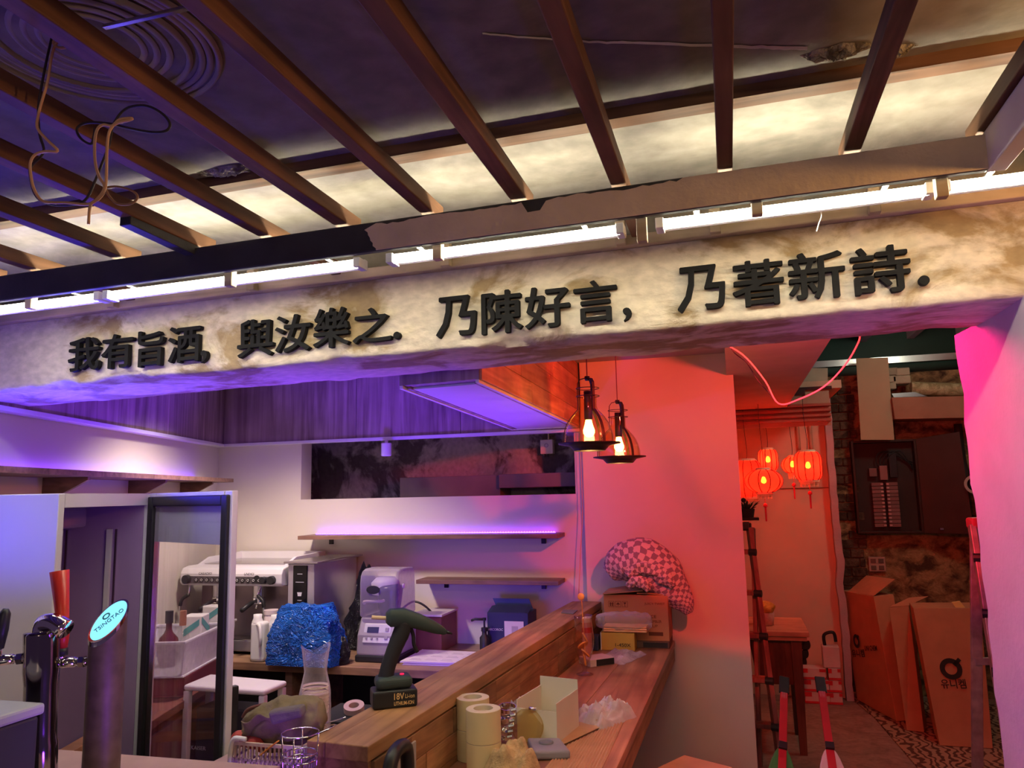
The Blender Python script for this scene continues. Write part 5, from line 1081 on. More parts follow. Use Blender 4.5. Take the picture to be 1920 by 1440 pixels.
# houndstooth blanket roll
bk = thing('blanket', 'rolled pink and grey checked fleece blanket heaped on the carton', 'blanket', (-.45, 4.08, LZ + .29))
def fleece():
    m = bpy.data.materials.new('checked_fleece'); m.use_nodes = True; nt = m.node_tree; N = nt.nodes; L = nt.links; b = N['Principled BSDF']
    b.inputs['Roughness'].default_value = .95; b.inputs['Specular IOR Level'].default_value = .1
    uv = N.new('ShaderNodeUVMap'); ck = N.new('ShaderNodeTexChecker'); ck.inputs['Scale'].default_value = 1
    nz = N.new('ShaderNodeTexNoise'); nz.inputs['Scale'].default_value = 1.1; nz.inputs['Detail'].default_value = 2
    ad = N.new('ShaderNodeVectorMath'); ad.operation = 'MULTIPLY_ADD'; ad.inputs[1].default_value = (1.1, 1.1, 0); L.new(uv.outputs[0], nz.inputs['Vector'])
    L.new(nz.outputs['Color'], ad.inputs[0]); L.new(uv.outputs[0], ad.inputs[2]); L.new(ad.outputs[0], ck.inputs['Vector'])
    ck.inputs['Color1'].default_value = (.66, .50, .53, 1); ck.inputs['Color2'].default_value = (.26, .19, .25, 1)
    L.new(ck.outputs['Color'], b.inputs['Base Color'])
    tc = N.new('ShaderNodeTexCoord'); n2 = N.new('ShaderNodeTexNoise'); n2.inputs['Scale'].default_value = 120; L.new(tc.outputs['Object'], n2.inputs['Vector'])
    bp = N.new('ShaderNodeBump'); bp.inputs['Strength'].default_value = .5; bp.inputs['Distance'].default_value = .01; L.new(n2.outputs['Fac'], bp.inputs['Height']); L.new(bp.outputs[0], b.inputs['Normal'])
    return m
# outline in the picture traced as a spine, swept with a fat folded section
sp0 = [onY(*p, 4.05) for p in ((1142, 1075), (1165, 1058), (1200, 1052), (1235, 1075), (1262, 1105), (1282, 1130), (1292, 1150))]
rad = [.045, .098, .120, .118, .090, .055, .020]
def sweep(name, pts, rad, m, par, ny=1.0, seed=0, nu=30, uvs=(16, 22), amp=.10):
    P_ = spline(pts, 8); R2 = [V((r, 0, 0)) for r in rad]; RR = [v.x for v in spline(R2, 8)]; g = G(); vs = []; n_ = len(P_)
    for i, p in enumerate(P_):
        d = (P_[min(i + 1, n_ - 1)] - P_[max(i - 1, 0)]).normalized(); a = V((0, 1, 0)); u = d.cross(a).normalized()
        for k in range(nu):
            t = 2 * math.pi * k / nu; rr = RR[i] * (1 + amp * fbm((math.cos(t) * 1.6 + seed, math.sin(t) * 1.6, i * .16)) + amp * .6 * math.sin(t * 5 + i * .25 + seed))
            vs.append(p + a * (rr * ny * math.cos(t)) + u * (rr * math.sin(t)))
    fs = [(i * nu + k, i * nu + (k + 1) % nu, (i + 1) * nu + (k + 1) % nu, (i + 1) * nu + k) for i in range(n_ - 1) for k in range(nu)]
    fs += [tuple(range(nu - 1, -1, -1)), tuple(range((n_ - 1) * nu, n_ * nu))]
    g.add(vs, fs); o = g.build(name, m, par, smooth=True)
    uv = o.data.uv_layers.new(name='UVMap')
    for poly in o.data.polygons:
        for li, vi in zip(poly.loop_indices, poly.vertices):
            i, k = divmod(vi, nu)
            if k == 0 and any((v % nu) == nu - 1 for v in poly.vertices) and len(poly.vertices) == 4: k = nu
            uv.data[li].uv = (k / nu * uvs[0], i / n_ * uvs[1])
    return o
M_FLEECE = fleece()
sweep('outer_roll', sp0, rad, M_FLEECE, bk, .85, 1.2, uvs=(22, 32))
f1 = [onY(*p, 3.955) for p in ((1178, 1080), (1196, 1064), (1222, 1066), (1246, 1082), (1262, 1100))]
sweep('fold', f1, [.022, .032, .036, .034, .014], M_FLEECE, bk, .9, 4.4, uvs=(9, 18), amp=.2)
f2 = [onY(*p, 3.94) for p in ((1176, 1100), (1190, 1090), (1206, 1094), (1216, 1108))]
sweep('fold', f2, [.014, .024, .026, .012], M_FLEECE, bk, .9, 8.1, uvs=(7, 10), amp=.2)
# cardboard box at the bottom edge in front of the ledge
cb = thing('small_carton', 'open cardboard carton with a white label below the ledge', 'carton', (-.16, 2.6, .55))
k0 = onZ(1195, 1440, .62); k1 = onZ(1265, 1400, .70); k2 = onZ(1290, 1440, .66)
Ck = V((k1.x, k1.y, .70))
rbx = RB((-.20, 2.95, .52), .20, .22, .20, -.5)
rbx.build('body', M_CARD, cb, bevel=.002)
RB((-.205, 2.845, .60), .06, .004, .05, -.5).build('label', M_WHITE, cb)
RB((-.20, 2.95, 0), .16, .18, .52, -.5).build('lower_carton', M_CARD, cb, bevel=.002)
# black outlet plate and vacuum handle on the bar front
op = thing('outlet_plate', 'grey wall plate fixed to the bar front near its end', 'outlet', (-.85, 1.86, 1.02))
pa, pb = F0 + bd * .055 + bn * .018, F0 + bd * .20 + bn * .018
G().hexa([hz(pa, .985), hz(pa + bn * .006, .985), hz(pb + bn * .006, .985), hz(pb, .985), hz(pa, 1.068), hz(pa + bn * .006, 1.068), hz(pb + bn * .006, 1.068), hz(pb, 1.068)]).build('plate', mat('plate_grey', (.34, .31, .29), .5), op, bevel=.002)
vh = thing('vacuum_handle', 'black curved power tool handle below the outlet plate', 'tool handle', (-.80, 1.83, .95))
vc = onX(745, 1430, -.80)
G().tube(spline([vc + V((0, -.05, -.03)), vc + V((0, -.035, .012)), vc + V((0, .0, .030)), vc + V((0, .05, .018)), vc + V((0, .06, -.05)), vc + V((0, .05, -.10))], 5), .017, 12).build('handle', M_BLACK, vh, smooth=True)
G().tube([vc + V((.0, -.06, -.02)), vc + V((0, -.065, -.10)), vc + V((0, -.02, -.16))], [.022, .03, .03], 12).build('body', M_BLACK, vh, smooth=True)
# ------------------------------------------------------------------ things at the near end: basket, bag, cups, wire rack
CZ = 1.0
bs = thing('plastic_basket', 'white plastic basket with slots beside the bar end', 'basket', (-1.19, 1.80, CZ))
M_BASK = film('basket_plastic', (.72, .55, .50), .75, .4)
p0_, p1_ = onY(432, 1440, 1.77), onY(572, 1440, 1.77)
bw0, bw1, by0, by1, bz1 = p0_.x, p1_.x - .01, 1.77, 1.88, onY(480, 1396, 1.77).z
for (a, b, ax) in (((bw0, by0), (bw1, by0), 0), ((bw0, by1), (bw1, by1), 0), ((bw0, by0), (bw0, by1), 1), ((bw1, by0), (bw1, by1), 1)):
    A, B = V((a[0], a[1], 0)), V((b[0], b[1], 0)); ln = (B - A).length; nn = max(3, int(ln / .012))
    G().bar(hz(A, bz1), hz(B, bz1), .006, .008).build('rim', M_BASK, bs)
    G().bar(hz(A, CZ + .004), hz(B, CZ + .004), .006, .008).build('rim', M_BASK, bs)
    g = G()
    for k in range(nn + 1): g.bar(hz(lerp(A, B, k / nn), CZ + .006), hz(lerp(A, B, k / nn), bz1 - .002), .004, .004)
    for z in (.3, .6): g.bar(hz(A, CZ + z * (bz1 - CZ)), hz(B, CZ + z * (bz1 - CZ)), .004, .006)
    g.build('lattice', M_BASK, bs)['kind'] = 'stuff'
G().tube(spline([V((bw0 - .004, by0, CZ + .03)), V((bw0 + .003, by0 - .004, bz1 - .01)), V((bw0 + .012, by0 - .004, bz1 + .012)), V((bw0 + .045, by0 - .004, bz1 + .012))], 4), .006, 8).build('handle', M_WHITE, bs, smooth=True)
M_GLOVE = mat('red_rubber', (.42, .06, .05), .6)
rg = thing('rubber_gloves', 'red rubber gloves lying in the white basket', 'gloves', (-1.29, 1.81, CZ + .05))
for k, (px, py) in enumerate(((450, 1385), (466, 1392), (478, 1396))):
    q = onY(px, py, 1.81 - .01 * k); G().tube(spline([q + V((-.02, 0, -.004)), q + V((0, 0, .006)), q + V((.022, 0, -.01))], 4), [.009, .012, .014, .015, .015, .014, .013, .012, .010], 10).build('finger', M_GLOVE, rg, smooth=True)
os_ = onY(505, 1402, 1.762)
tag(G().bar(os_ + V((-.024, 0, -.018)), os_ + V((.026, -.004, .018)), .003, .014, (0, -1, 0)).build('putty_knife', mat('orange_plastic', (.70, .26, .04), .5), bevel=.004), 'orange plastic scraper propped on the basket rim', 'scraper')
# canvas bag with grey sponge block
cvb = thing('canvas_bag', 'crumpled olive canvas bag lying open in the basket', 'bag', (-1.19, 1.82, CZ + .04))
M_CANVAS = mat('olive_canvas', (.20, .15, .09), .9, noise_amt=.15, nscale=20, bump=.3)
bp0 = [onY(*p, 1.83) for p in ((462, 1366), (500, 1362), (540, 1354), (580, 1344), (604, 1340))]
sweep('cloth', bp0, [.030, .050, .058, .052, .030], M_CANVAS, cvb, .8, 2.7, uvs=(1, 1), amp=.24)
G().grid(lambda u, v: onY(452 + 60 * u + 6 * math.sin(v * 3), 1352 - 14 * u + 26 * v + 6 * math.sin(u * 9), 1.775 + .02 * v), 10, 6).build('open_edge', M_CANVAS, cvb, solid=.002, smooth=True)
G().tube(spline([onY(*p, 1.86) for p in ((455, 1345), (470, 1328), (520, 1318), (560, 1320), (600, 1332))], 5), .005, 8).build('handle', mat('bag_handle', (.16, .06, .05), .7), cvb, smooth=True)
gsb = thing('sanding_block', 'grey sanding sponge lying on the canvas bag', 'sponge', (-1.17, 1.79, CZ + .12))
sq_ = [onY(*p, 1.765) for p in ((508, 1362), (565, 1346), (562, 1326), (500, 1336))]
G().hexa(sq_ + [p + V((0, .03, .004)) for p in sq_]).build('block', mat('sponge_grey', (.16, .13, .13), .9, bump=.3), gsb, bevel=.008, seg=3)
# plastic cup stack in its sleeve
cu = thing('cup_stack', 'stack of clear plastic cups in a twisted plastic sleeve', 'cups', (-1.17, 2.02, CZ))
cc_ = V((-1.165, 2.02, CZ)); M_CUP = film('cup_plastic', (.90, .70, .58), .62, .2); M_SLV = film('sleeve_film', (.85, .75, .90), .10, .15)
for k in range(18): G().lathe([(.033, .006 + k * .0098), (.0395, .004 + k * .0098 + .004), (.040, .007 + k * .0098 + .004), (.034, .008 + k * .0098)], cc_, 24).build('cup_rim', M_CUP, cu, smooth=True)
G().lathe([(0, .0), (.028, 0), (.037, .15), (.030, .158), (0, .158)], cc_, 24).build('cup', M_CUP, cu, smooth=True)
G().grid(lambda u, v: cc_ + V(((lambda r, t: r * math.cos(t))((.043 if v < .55 else .043 - .012 * (v - .55) / .2 if v < .75 else .031 + .010 * (v - .75) / .25) * (1 + .10 * fbm((math.cos(u * 6.283) * 3, math.sin(u * 6.283) * 3, v * 4))), u * 6.283), (lambda r, t: r * math.sin(t))((.043 if v < .55 else .043 - .012 * (v - .55) / .2 if v < .75 else .031 + .010 * (v - .75) / .25), u * 6.283), .28 * v + .012 * math.sin(u * 12.566) * v)), 30, 24, True).build('sleeve', M_SLV, cu, smooth=True)
G().box((-1.059, 1.60, .965), (-.985, 1.725, 1.0)).build('leaf_end', M_SCT, lf_, bevel=.003)
# wire rack of rings
wr = thing('wire_rack', 'round chrome wire bottle rack beside the bar end', 'wire rack', (-1.08, 1.72, CZ))
for (px, py, r, Y) in ((563, 1374, .042, 1.675), (563, 1412, .038, 1.675), (563, 1424, .038, 1.675)):
    c = onY(px, py, Y); G().tube([c + V((r * math.cos(a * .2094), r * math.sin(a * .2094), 0)) for a in range(30)], .0018, 6, True).build('ring', M_CHROME, wr, smooth=True)
ctop = onY(563, 1374, 1.675); 
for a in (.6, 2.0, 3.5, 4.9): G().tube([ctop + V((.042 * math.cos(a), .042 * math.sin(a), 0)), ctop + V((.038 * math.cos(a), .038 * math.sin(a), -.075)), V((ctop.x + .038 * math.cos(a), ctop.y + .038 * math.sin(a), CZ))], .0018, 6).build('wire', M_CHROME, wr, smooth=True)
ar = [onY(*p, 1.95) for p in ((590, 1365), (600, 1360), (625, 1350), (648, 1345))]
G().tube(spline([ctop + V((.044, .0, 0)), ctop + V((.06, .06, .004)), ar[1], ar[3]], 5), .0018, 6).build('arm', M_CHROME, wr, smooth=True)
# loose roll of white and pink tape in the dark below
tr_ = thing('tape_roll', 'white and pink tape roll lying in the dark behind the bar', 'tape roll', onY(664, 1327, 2.3) + V((0, 0, -.02)), group=None)
q = onY(664, 1327, 2.3)
G().lathe([(.016, 0), (.032, 0), (.032, .018), (.016, .018), (.016, 0)], q + V((0, 0, -.008)), 24, (.1, -.3, 1)).build('tape', mat('pinkish_tape', (.62, .40, .42), .5), tr_, auto=40)
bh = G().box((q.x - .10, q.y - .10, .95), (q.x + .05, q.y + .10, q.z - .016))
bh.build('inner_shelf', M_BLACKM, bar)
pb_ = [onY(*p, 2.12) for p in ((655, 1345), (660, 1330), (690, 1331), (685, 1338))]
# ================================================================== passage, alcove and far room
def onP(x, y, p0, n): r = ray(x, y); return EYE + r * ((V(p0) - EYE).dot(n) / r.dot(n))
# lanterns
def silk(name):
    m = bpy.data.materials.new(name); m.use_nodes = True; nt = m.node_tree; N = nt.nodes; L = nt.links; N.remove(N['Principled BSDF'])
    tr = N.new('ShaderNodeBsdfTransparent'); tr.inputs[0].default_value = (1, .30, .10, 1)
    tl = N.new('ShaderNodeBsdfTranslucent'); tl.inputs[0].default_value = (1, .09, .12, 1)
    df = N.new('ShaderNodeBsdfDiffuse'); df.inputs[0].default_value = (.75, .06, .09, 1)
    a = N.new('ShaderNodeMixShader'); a.inputs[0].default_value = .3; L.new(tl.outputs[0], a.inputs[1]); L.new(df.outputs[0], a.inputs[2])
    b = N.new('ShaderNodeMixShader'); b.inputs[0].default_value = .70; L.new(tr.outputs[0], b.inputs[1]); L.new(a.outputs[0], b.inputs[2])
    L.new(b.outputs[0], N['Material Output'].inputs[0]); return m
M_SILK = silk('red_silk'); M_LBULB = glow('lantern_bulb', (1, .50, .06), 30); M_GOLD = mat('gold_trim', (.90, .76, .50), .5); M_TASSEL = mat('red_tassel', (.60, .02, .05), .8); M_RIB = mat('dark_rib', (.20, .015, .015), .7)
def lantern(px, py, Y, wpx, hpx, globe, label, tas, power, ztop=2.40):
    c = onY(px, py, Y); k = (c - EYE).length / 1480; r = wpx * k / 2; h = hpx * k
    t = thing('paper_lantern', label, 'lantern', c, group='red lanterns in the alcove')
    L = lambda g, n, m, **kw: g.build(n, m, t, world=False, **kw)
    prof = []
    for i in range(13):
        a = -1 + 2 * i / 12
        rr = r * math.sqrt(max(0, 1 - (a * .90) ** 2)) if globe else r * (1 - .28 * abs(a) ** 5)
        prof.append((max(rr, r * .42), a * h / 2))
    L(G().lathe(prof, n=32), 'shell', M_SILK, smooth=True)
    for q in range(10):
        a = q * .6283; L(G().tube([((rr + .0008) * math.cos(a), (rr + .0008) * math.sin(a), z) for rr, z in prof], .0036, 5), 'rib', M_RIB)
    rc = prof[0][0]
    L(G().lathe([(rc, h / 2), (rc * .85, h / 2 + .012), (rc * .8, h / 2 + .016), (0, h / 2 + .016)], n=24), 'top_collar', M_GOLD, smooth=False)
    L(G().lathe([(rc * 1.05, -h / 2 + .004), (rc * 1.05, -h / 2 - .014), (rc * .9, -h / 2 - .016), (rc * .88, -h / 2 - .03), (rc * .7, -h / 2 - .034)], n=24), 'fringe_band', M_GOLD, smooth=False)
    for q in range(12):
        a = q * .5236; L(G().cyl((rc * .9 * math.cos(a), rc * .9 * math.sin(a), -h / 2 - .016), (rc * .9 * math.cos(a), rc * .9 * math.sin(a), -h / 2 - .046), .003, n=5), 'fringe_bead', M_GOLD)
    L(G().lathe([(0, -.018), (.014, -.012), (.019, 0), (.014, .018), (.008, .03), (0, .032)], n=14), 'bulb', M_LBULB, smooth=True)
    if tas:
        L(G().cyl((0, 0, -h / 2 - .02), (0, 0, -h / 2 - .085), .002, n=5), 'tassel_cord', M_TASSEL)
        L(G().lathe([(0, -h / 2 - .075), (.014, -h / 2 - .085), (.016, -h / 2 - .10), (.007, -h / 2 - .105), (.006, -h / 2 - .20), (0, -h / 2 - .205)], n=10), 'tassel', M_TASSEL)
    L(G().tube(spline([(0, 0, h / 2 + .012), (.006, 0, h / 2 + .08), (-.006, 0, (ztop - c.z) * .7), (0, 0, ztop - c.z)], 4), .0022, 5), 'cord', M_BLACK)
    lamp('lantern_light', 'POINT', (c.x, c.y, c.z + .0), power, (1, .06, .02), .03)
lantern(1432, 902, 5.75, 66, 40, True, 'wide red globe lantern with gold fringe, lowest and nearest in the alcove', True, 5.0)
lantern(1440, 863, 6.3, 34, 38, False, 'small red barrel lantern behind the globe lantern', False, 3.5)
lantern(1515, 874, 6.0, 46, 50, False, 'red barrel lantern at the right with gold base and tassel', True, 5.5)
lantern(1486, 872, 6.45, 38, 28, True, 'small pink red globe lantern beside the right barrel lantern', True, 2.)
lantern(1402, 898, 6.15, 50, 66, False, 'tall red barrel lantern half hidden by the partition', False, 4.5)
# track with adapters
tk = thing('ceiling_track', 'black track rail with adapters above the lanterns', 'track', (.3, 6.05, 2.40))
M_TRK = mat('track_dark', (.05, .02, .02), .5)
G().box((-.05, 6.03, 2.415), (.74, 6.06, 2.438)).build('rail', M_TRK, tk, bevel=.002)
for px, w in ((1425, .085), (1505, .07), (1400, .05), (1483, .05)):
    c = onY(px, 805, 6.0); G().box((c.x - w / 2, 5.985, 2.375), (c.x + w / 2, 6.06, 2.414)).build('adapter', M_TRK, tk, bevel=.003)
for x in (.56, .66): G().tube(spline([(x, 6.9, 2.43), (x, 7.0, 2.38), (x, 7.01, 2.2), (x, 7.01, 2.02)], 4), .016, 8).build('conduit', mat('conduit_red', (.5, .3, .2), .6), tk, smooth=True)
# seam on the alcove wall, leaf print
M_SEAM = mat('seam', (.25, .10, .06), .8)
p = onY(1380, 918, 7.015); G().box((-.2, 7.012, p.z - .004), (.775, 7.0195, p.z + .004)).build('seam_strip', M_SEAM, walc)
lf = thing('leaf_print', 'black leaf sprig printed on the alcove wall', 'wall print', onY(1500, 1240, 7.01))
def leaf(px, py, ang, l=20, w=7):
    o = onY(px, py, 7.014); k = (o - EYE).length / 1480; ex = V((math.cos(ang), 0, math.sin(ang))); ey = V((-math.sin(ang), 0, math.cos(ang)))
    poly = [(l * k * t, w * k * math.sin(math.pi * t) ** .8) for t in [i / 8 for i in range(9)]] + [(l * k * t, -w * k * math.sin(math.pi * t) ** .8) for t in [i / 8 for i in range(7, 0, -1)]]
    G().prism(poly, o, ex, ey, (0, .002, 0)).build('leaf', M_INK, lf)
for a in ((1494, 1262, 2.3), (1498, 1252, .9), (1494, 1244, 2.5), (1502, 1236, .95), (1499, 1226, 2.4), (1506, 1220, 1.0), (1505, 1212, 1.9), (1491, 1272, .8)): leaf(*a)
G().tube([onY(x, y, 7.013) for x, y in ((1490, 1280), (1495, 1255), (1502, 1225), (1506, 1205), (1504, 1165))], .0035, 5).build('stem', M_INK, lf)
# dark pot with leaves hanging at the partition edge
pt = thing('potted_plant', 'small dark pot of spiky leaves above the ladder', 'plant', onY(1398, 968, 5.3))
c = onY(1400, 970, 5.3)
G().lathe([(0, 0), (.045, 0), (.055, .055), (.052, .055), (.044, .045), (0, .045)], c, 18).build('pot', M_BLACKM, pt, smooth=False)
G().box((.036, c.y - .06, c.z - .018), (c.x + .075, c.y + .07, c.z - .001)).build('shelf_board', M_BLACKM, pt, bevel=.002)
for k in range(16):
    a = k * 2.4; l = random.uniform(.05, .09); e = random.uniform(.4, 1.2); b0_ = c + V((.02 * math.cos(a), .02 * math.sin(a), .045)); tip = b0_ + V((math.cos(a) * l, math.sin(a) * l * .6, l * e)); s_ = V((-math.sin(a), math.cos(a), 0)) * .006
    G().add([b0_ - s_, b0_ + s_, lerp(b0_, tip, .6) + s_ * 1.2 + V((0, 0, .008)), tip, lerp(b0_, tip, .6) - s_ * 1.2 + V((0, 0, .008))], [(0, 1, 2, 3, 4)]).build('leaf', mat('dark_leaf', (.02, .03, .015), .6) if k == 0 else bpy.data.materials['dark_leaf'], pt, solid=.001)
G().lathe([(0, -.016), (.013, -.010), (.017, 0), (.013, .010), (0, .016)], onY(1394, 938, 5.3), 14).build('seed_ball', M_BLACKM, pt, smooth=True)
# table with a yellow bundle
tb = thing('wooden_table', 'brown wooden table with a thick pale top in the passage', 'table', (.2, 5.7, 0))
M_TTOP = wood('table_top', (.52, .28, .18), (.40, .19, .11), 0, 1, .5); M_TLEG = wood('table_leg', (.15, .055, .035), (.08, .03, .02), 2, 1, .5)
G().box((-.10, 5.45, .745), (.415, 6.05, .775)).build('top', M_TTOP, tb, bevel=.003)
G().box((-.08, 5.47, .715), (.40, 6.03, .744)).build('lower_top', M_TTOP, tb, bevel=.003)
G().hexa([(.08, 5.56, .42), (.31, 5.56, .42), (.31, 5.95, .42), (.08, 5.95, .42), (.04, 5.52, .714), (.35, 5.52, .714), (.35, 5.98, .714), (.04, 5.98, .714)]).build('apron', M_TLEG, tb, bevel=.003)
for x, y in ((-.02, 5.53), (.335, 5.53), (-.02, 5.96), (.335, 5.96)): G().hexa([(x - .022, y - .022, 0), (x + .022, y - .022, 0), (x + .022, y + .022, 0), (x - .022, y + .022, 0), (x - .034, y - .03, .714), (x + .034, y - .03, .714), (x + .034, y + .03, .714), (x - .034, y + .03, .714)]).build('leg', M_TLEG, tb, bevel=.002)
q = onY(1436, 1162, 5.7)
M_LOOF = mat('yellow_sponge', (.62, .33, .06), .9, noise_amt=.4, nscale=25, bump=.8, bscale=60)
def lump(c, rx, ry, rz_, seed, nu=22, nv=12):
    return G().grid(lambda u, v: V(c) + V((rx * math.sin(math.pi * v) * math.cos(6.2832 * u), ry * math.sin(math.pi * v) * math.sin(6.2832 * u), -rz_ * math.cos(math.pi * v))) * (1 + .0) + V((0, 0, 0)) + V((math.cos(6.28 * u), math.sin(6.28 * u), 0)) * (.25 * rx * math.sin(math.pi * v) * fbm((math.cos(6.28 * u) * 2 + seed, math.sin(6.28 * u) * 2, v * 4))), nu, nv, True)
ys = thing('sponge_bundle', 'yellow sponge bundle in a clear tub on the wooden table', 'sponge', (q.x, 5.7, .776))
lump((q.x, 5.7, .776 + .115), .065, .06, .045, 3).build('sponge', M_LOOF, ys, smooth=True)
G().lathe([(0, .001), (.05, .001), (.058, .085), (.055, .085), (.048, .006), (0, .006)], (q.x, 5.7, .776), 20).build('tub', film('pale_tub', (.8, .5, .4), .5, .3), ys, smooth=True)
# stack of small red and white boxes, tin on top
M_RW = mat('box_white', (.62, .52, .50), .6); M_RR = mat('box_red', (.55, .03, .04), .6)
def snack(x, y, z, w, d, h, label):
    t = thing('snack_box', label, 'box', (x, y, z), random.uniform(-.06, .06), 'small red and white boxes stacked by the alcove wall')
    G().box((-w / 2, -d / 2, 0), (w / 2, d / 2, h)).build('body', M_RW, t, world=False, bevel=.003)
    G().box((-w / 2 - .001, -d / 2 - .001, h * .02), (w / 2 + .001, d / 2 + .001, h * .22)).build('red_band', M_RR, t, world=False)
    G().box((-w / 2 - .0012, -d / 2 - .0012, h * .6), (-w * .22, -d / 2 + .01, h * .98)).build('red_corner', M_RR, t, world=False)
    G().box((w * .25, -d / 2 - .0012, h * .7), (w / 2 + .001, -d / 2 + .01, h * .98)).build('red_corner', M_RR, t, world=False)
x0_, x1_s = onY(1531, 1300, 6.86).x, onY(1566, 1300, 6.86).x
for k, h in enumerate(('bottom', 'middle')):
    snack(x0_, 6.86, .001 + k * .092, .185, .14, .09, 'red and white snack box, %s of the left stack by the alcove' % h)
snack(x0_ - .02, 6.86, .185, .185, .14, .085, 'red and white snack box, top of the left stack by the alcove')
for k, h in enumerate(('bottom', 'middle', 'top')): snack(x1_s, 6.86, .001 + k * .092, .09, .14, .09, 'narrow red and white box, %s of the right stack' % h)
tn = thing('paint_tin', 'white tin with black bent handle on the snack boxes', 'tin', (x1_s, 6.86, .278))
G().box((x1_s - .075, 6.80, .278), (x1_s + .05, 6.91, .44)).build('body', M_RW, tn, bevel=.004)
G().tube(spline([(x1_s - .05, 6.86, .44), (x1_s - .05, 6.86, .52), (x1_s + .02, 6.86, .54), (x1_s + .035, 6.86, .47)], 5), .013, 8).build('handle', M_BLACK, tn, smooth=True)
wd = onZ(1500, 1298, .03)
tag(G().bar(onZ(1494, 1306, .02), onZ(1508, 1285, .06), .03, .05).build('wood_offcut', mat('offcut', (.70, .30, .12), .6), bevel=.002), 'bright wood offcut lying beside the snack boxes', 'offcut')
# cartons leaning along the right
M_BOXC = mat('carton_brown', (.46, .225, .115), .8, noise_amt=.08, nscale=10)
def carton(label, q, th, name='tall_carton'):
    th = V(th); t = thing(name, label, 'carton', (q[0] + q[1]) / 2, group='tall cartons leaning in the far room')
    # q: bottom-left, bottom-right, top-right, top-left of the printed face
    G().hexa([q[0], q[1], q[1] + th, q[0] + th, q[3], q[2], q[2] + th, q[3] + th]).build('body', M_BOXC, t, bevel=.004)
    n = (q[1] - q[0]).cross(q[3] - q[0]).normalized(); return t, n
def plane_n(q): return (q[1] - q[0]).cross(q[3] - q[0]).normalized()
def ring_mark(t, px, py, rpx, q):
    n = plane_n(q); o = onP(px, py, q[0], n); k = (o - EYE).length / 1480; r = rpx * k
    if n.dot(EYE - o) < 0: n = -n
    G().lathe([(r * .55, 0), (r, 0), (r, .0015), (r * .55, .0015), (r * .55, 0)], o + n * .001, 28, n).build('ring_mark', M_INK, t)
    ex = (q[1] - q[0]).normalized(); ey = (q[3] - q[0]).normalized()
    G().bar(o + ex * r * .35 + ey * r * .35 + n * .0015, o + ex * r * .95 + ey * r * .95 + n * .0015, r * .35, .002, n).build('ring_tail', M_INK, t)
def carton_text(t, body, px0, py, px1, h, q):
    n = plane_n(q)
    a = onP(px0, py, q[0], n); b = onP(px1, py, q[0], n)
    if n.dot(EYE - a) < 0: n = -n
    ex = (b - a).normalized(); ey = n.cross(ex); k = (a - EYE).length / 1480
    letters('lettering', body, M_INK, a + n * .001, ex, ey, (b - a).length, h * k, t, .0006, .01)
qA = [onZ(1607, 1312, .011), onZ(1681, 1353, .011), onY(1638, 1118, 6.62), onY(1578, 1107, 7.06)]
tA, nA = carton('tall brown carton with open flap standing at the back near the alcove', qA, (.15, .05, .01))
G().hexa([qA[2], qA[2] + V((.0, .0, .004)), qA[2] + V((.17, .06, .124)), qA[2] + V((.17, .06, .12)), qA[3] + V((.05, -.05, 0)), qA[3] + V((.05, -.05, .004)), qA[3] + V((.20, .0, .124)), qA[3] + V((.20, .0, .12))]).build('flap', M_BOXC, tA)
ring_mark(tA, 1606, 1202, 11, qA)
carton_text(tA, '유니켐', 1599, 1232, 1622, 12, qA); carton_text(tA, 'UNI CHEM', 1622, 1220, 1645, 8, qA)
qB = [onZ(1700, 1370, .011), onZ(1733, 1373, .011), onY(1704, 1136, 6.42), onY(1667, 1139, 6.38)]
tB, nB = carton('narrow brown carton standing between the two wider ones', qB, (.05, .16, 0))
G().hexa([qB[3], qB[2], qB[2] + V((.1, .2, .0)), qB[3] + V((.1, .2, 0)), qB[3] + V((0, 0, .004)), qB[2] + V((.0, 0, .004)), qB[2] + V((.16, .1, .06)), qB[3] + V((.16, .1, .06))]).build('flap', M_BOXC, tB)
qC = [onZ(1762, 1398, .011), onZ(1862, 1404, .011), onY(1838, 1140, 6.12), onY(1712, 1140, 6.10)]
tC, nC = carton('widest brown carton with a black ring mark behind the ladder', qC, (.03, .28, 0))
ring_mark(tC, 1783, 1254, 16, qC)
carton_text(tC, '유니켐', 1766, 1291, 1813, 14, qC)
G().hexa([onY(1785, 1130, 6.15), onY(1800, 1128, 6.15), onY(1812, 1142, 6.13), onY(1795, 1144, 6.13)] + [p + V((0, .01, .004)) for p in (onY(1785, 1130, 6.15), onY(1800, 1128, 6.15), onY(1812, 1142, 6.13), onY(1795, 1144, 6.13))]).build('tape_strip', mat('yellow_tape', (.62, .45, .14), .6), tC)
# patterned carpet runner
def swirl():
    m = mat('carpet_swirl', (.42, .26, .17), .95); nt = m.node_tree; N = nt.nodes; L = nt.links
    tc = N.new('ShaderNodeTexCoord'); wv = N.new('ShaderNodeTexWave'); wv.inputs['Scale'].default_value = 6; wv.inputs['Distortion'].default_value = 14; wv.inputs['Detail'].default_value = 2; wv.inputs['Detail Scale'].default_value = 1.2
    L.new(tc.outputs['Object'], wv.inputs['Vector']); cr = N.new('ShaderNodeValToRGB'); cr.color_ramp.elements[0].position = .25; cr.color_ramp.elements[1].position = .5
    cr.color_ramp.elements[0].color = (.08, .035, .025, 1); cr.color_ramp.elements[1].color = (.36, .22, .14, 1); L.new(wv.outputs['Fac'], cr.inputs[0]); L.new(cr.outputs[0], N['Principled BSDF'].inputs['Base Color']); return m
cpq = [onZ(1595, 1309, 0), onZ(1640, 1347, 0), onZ(1724, 1445, 0), V((1.02, 4.2, 0)), V((2.5, 4.2, 0)), V((2.5, 6.98, 0))]
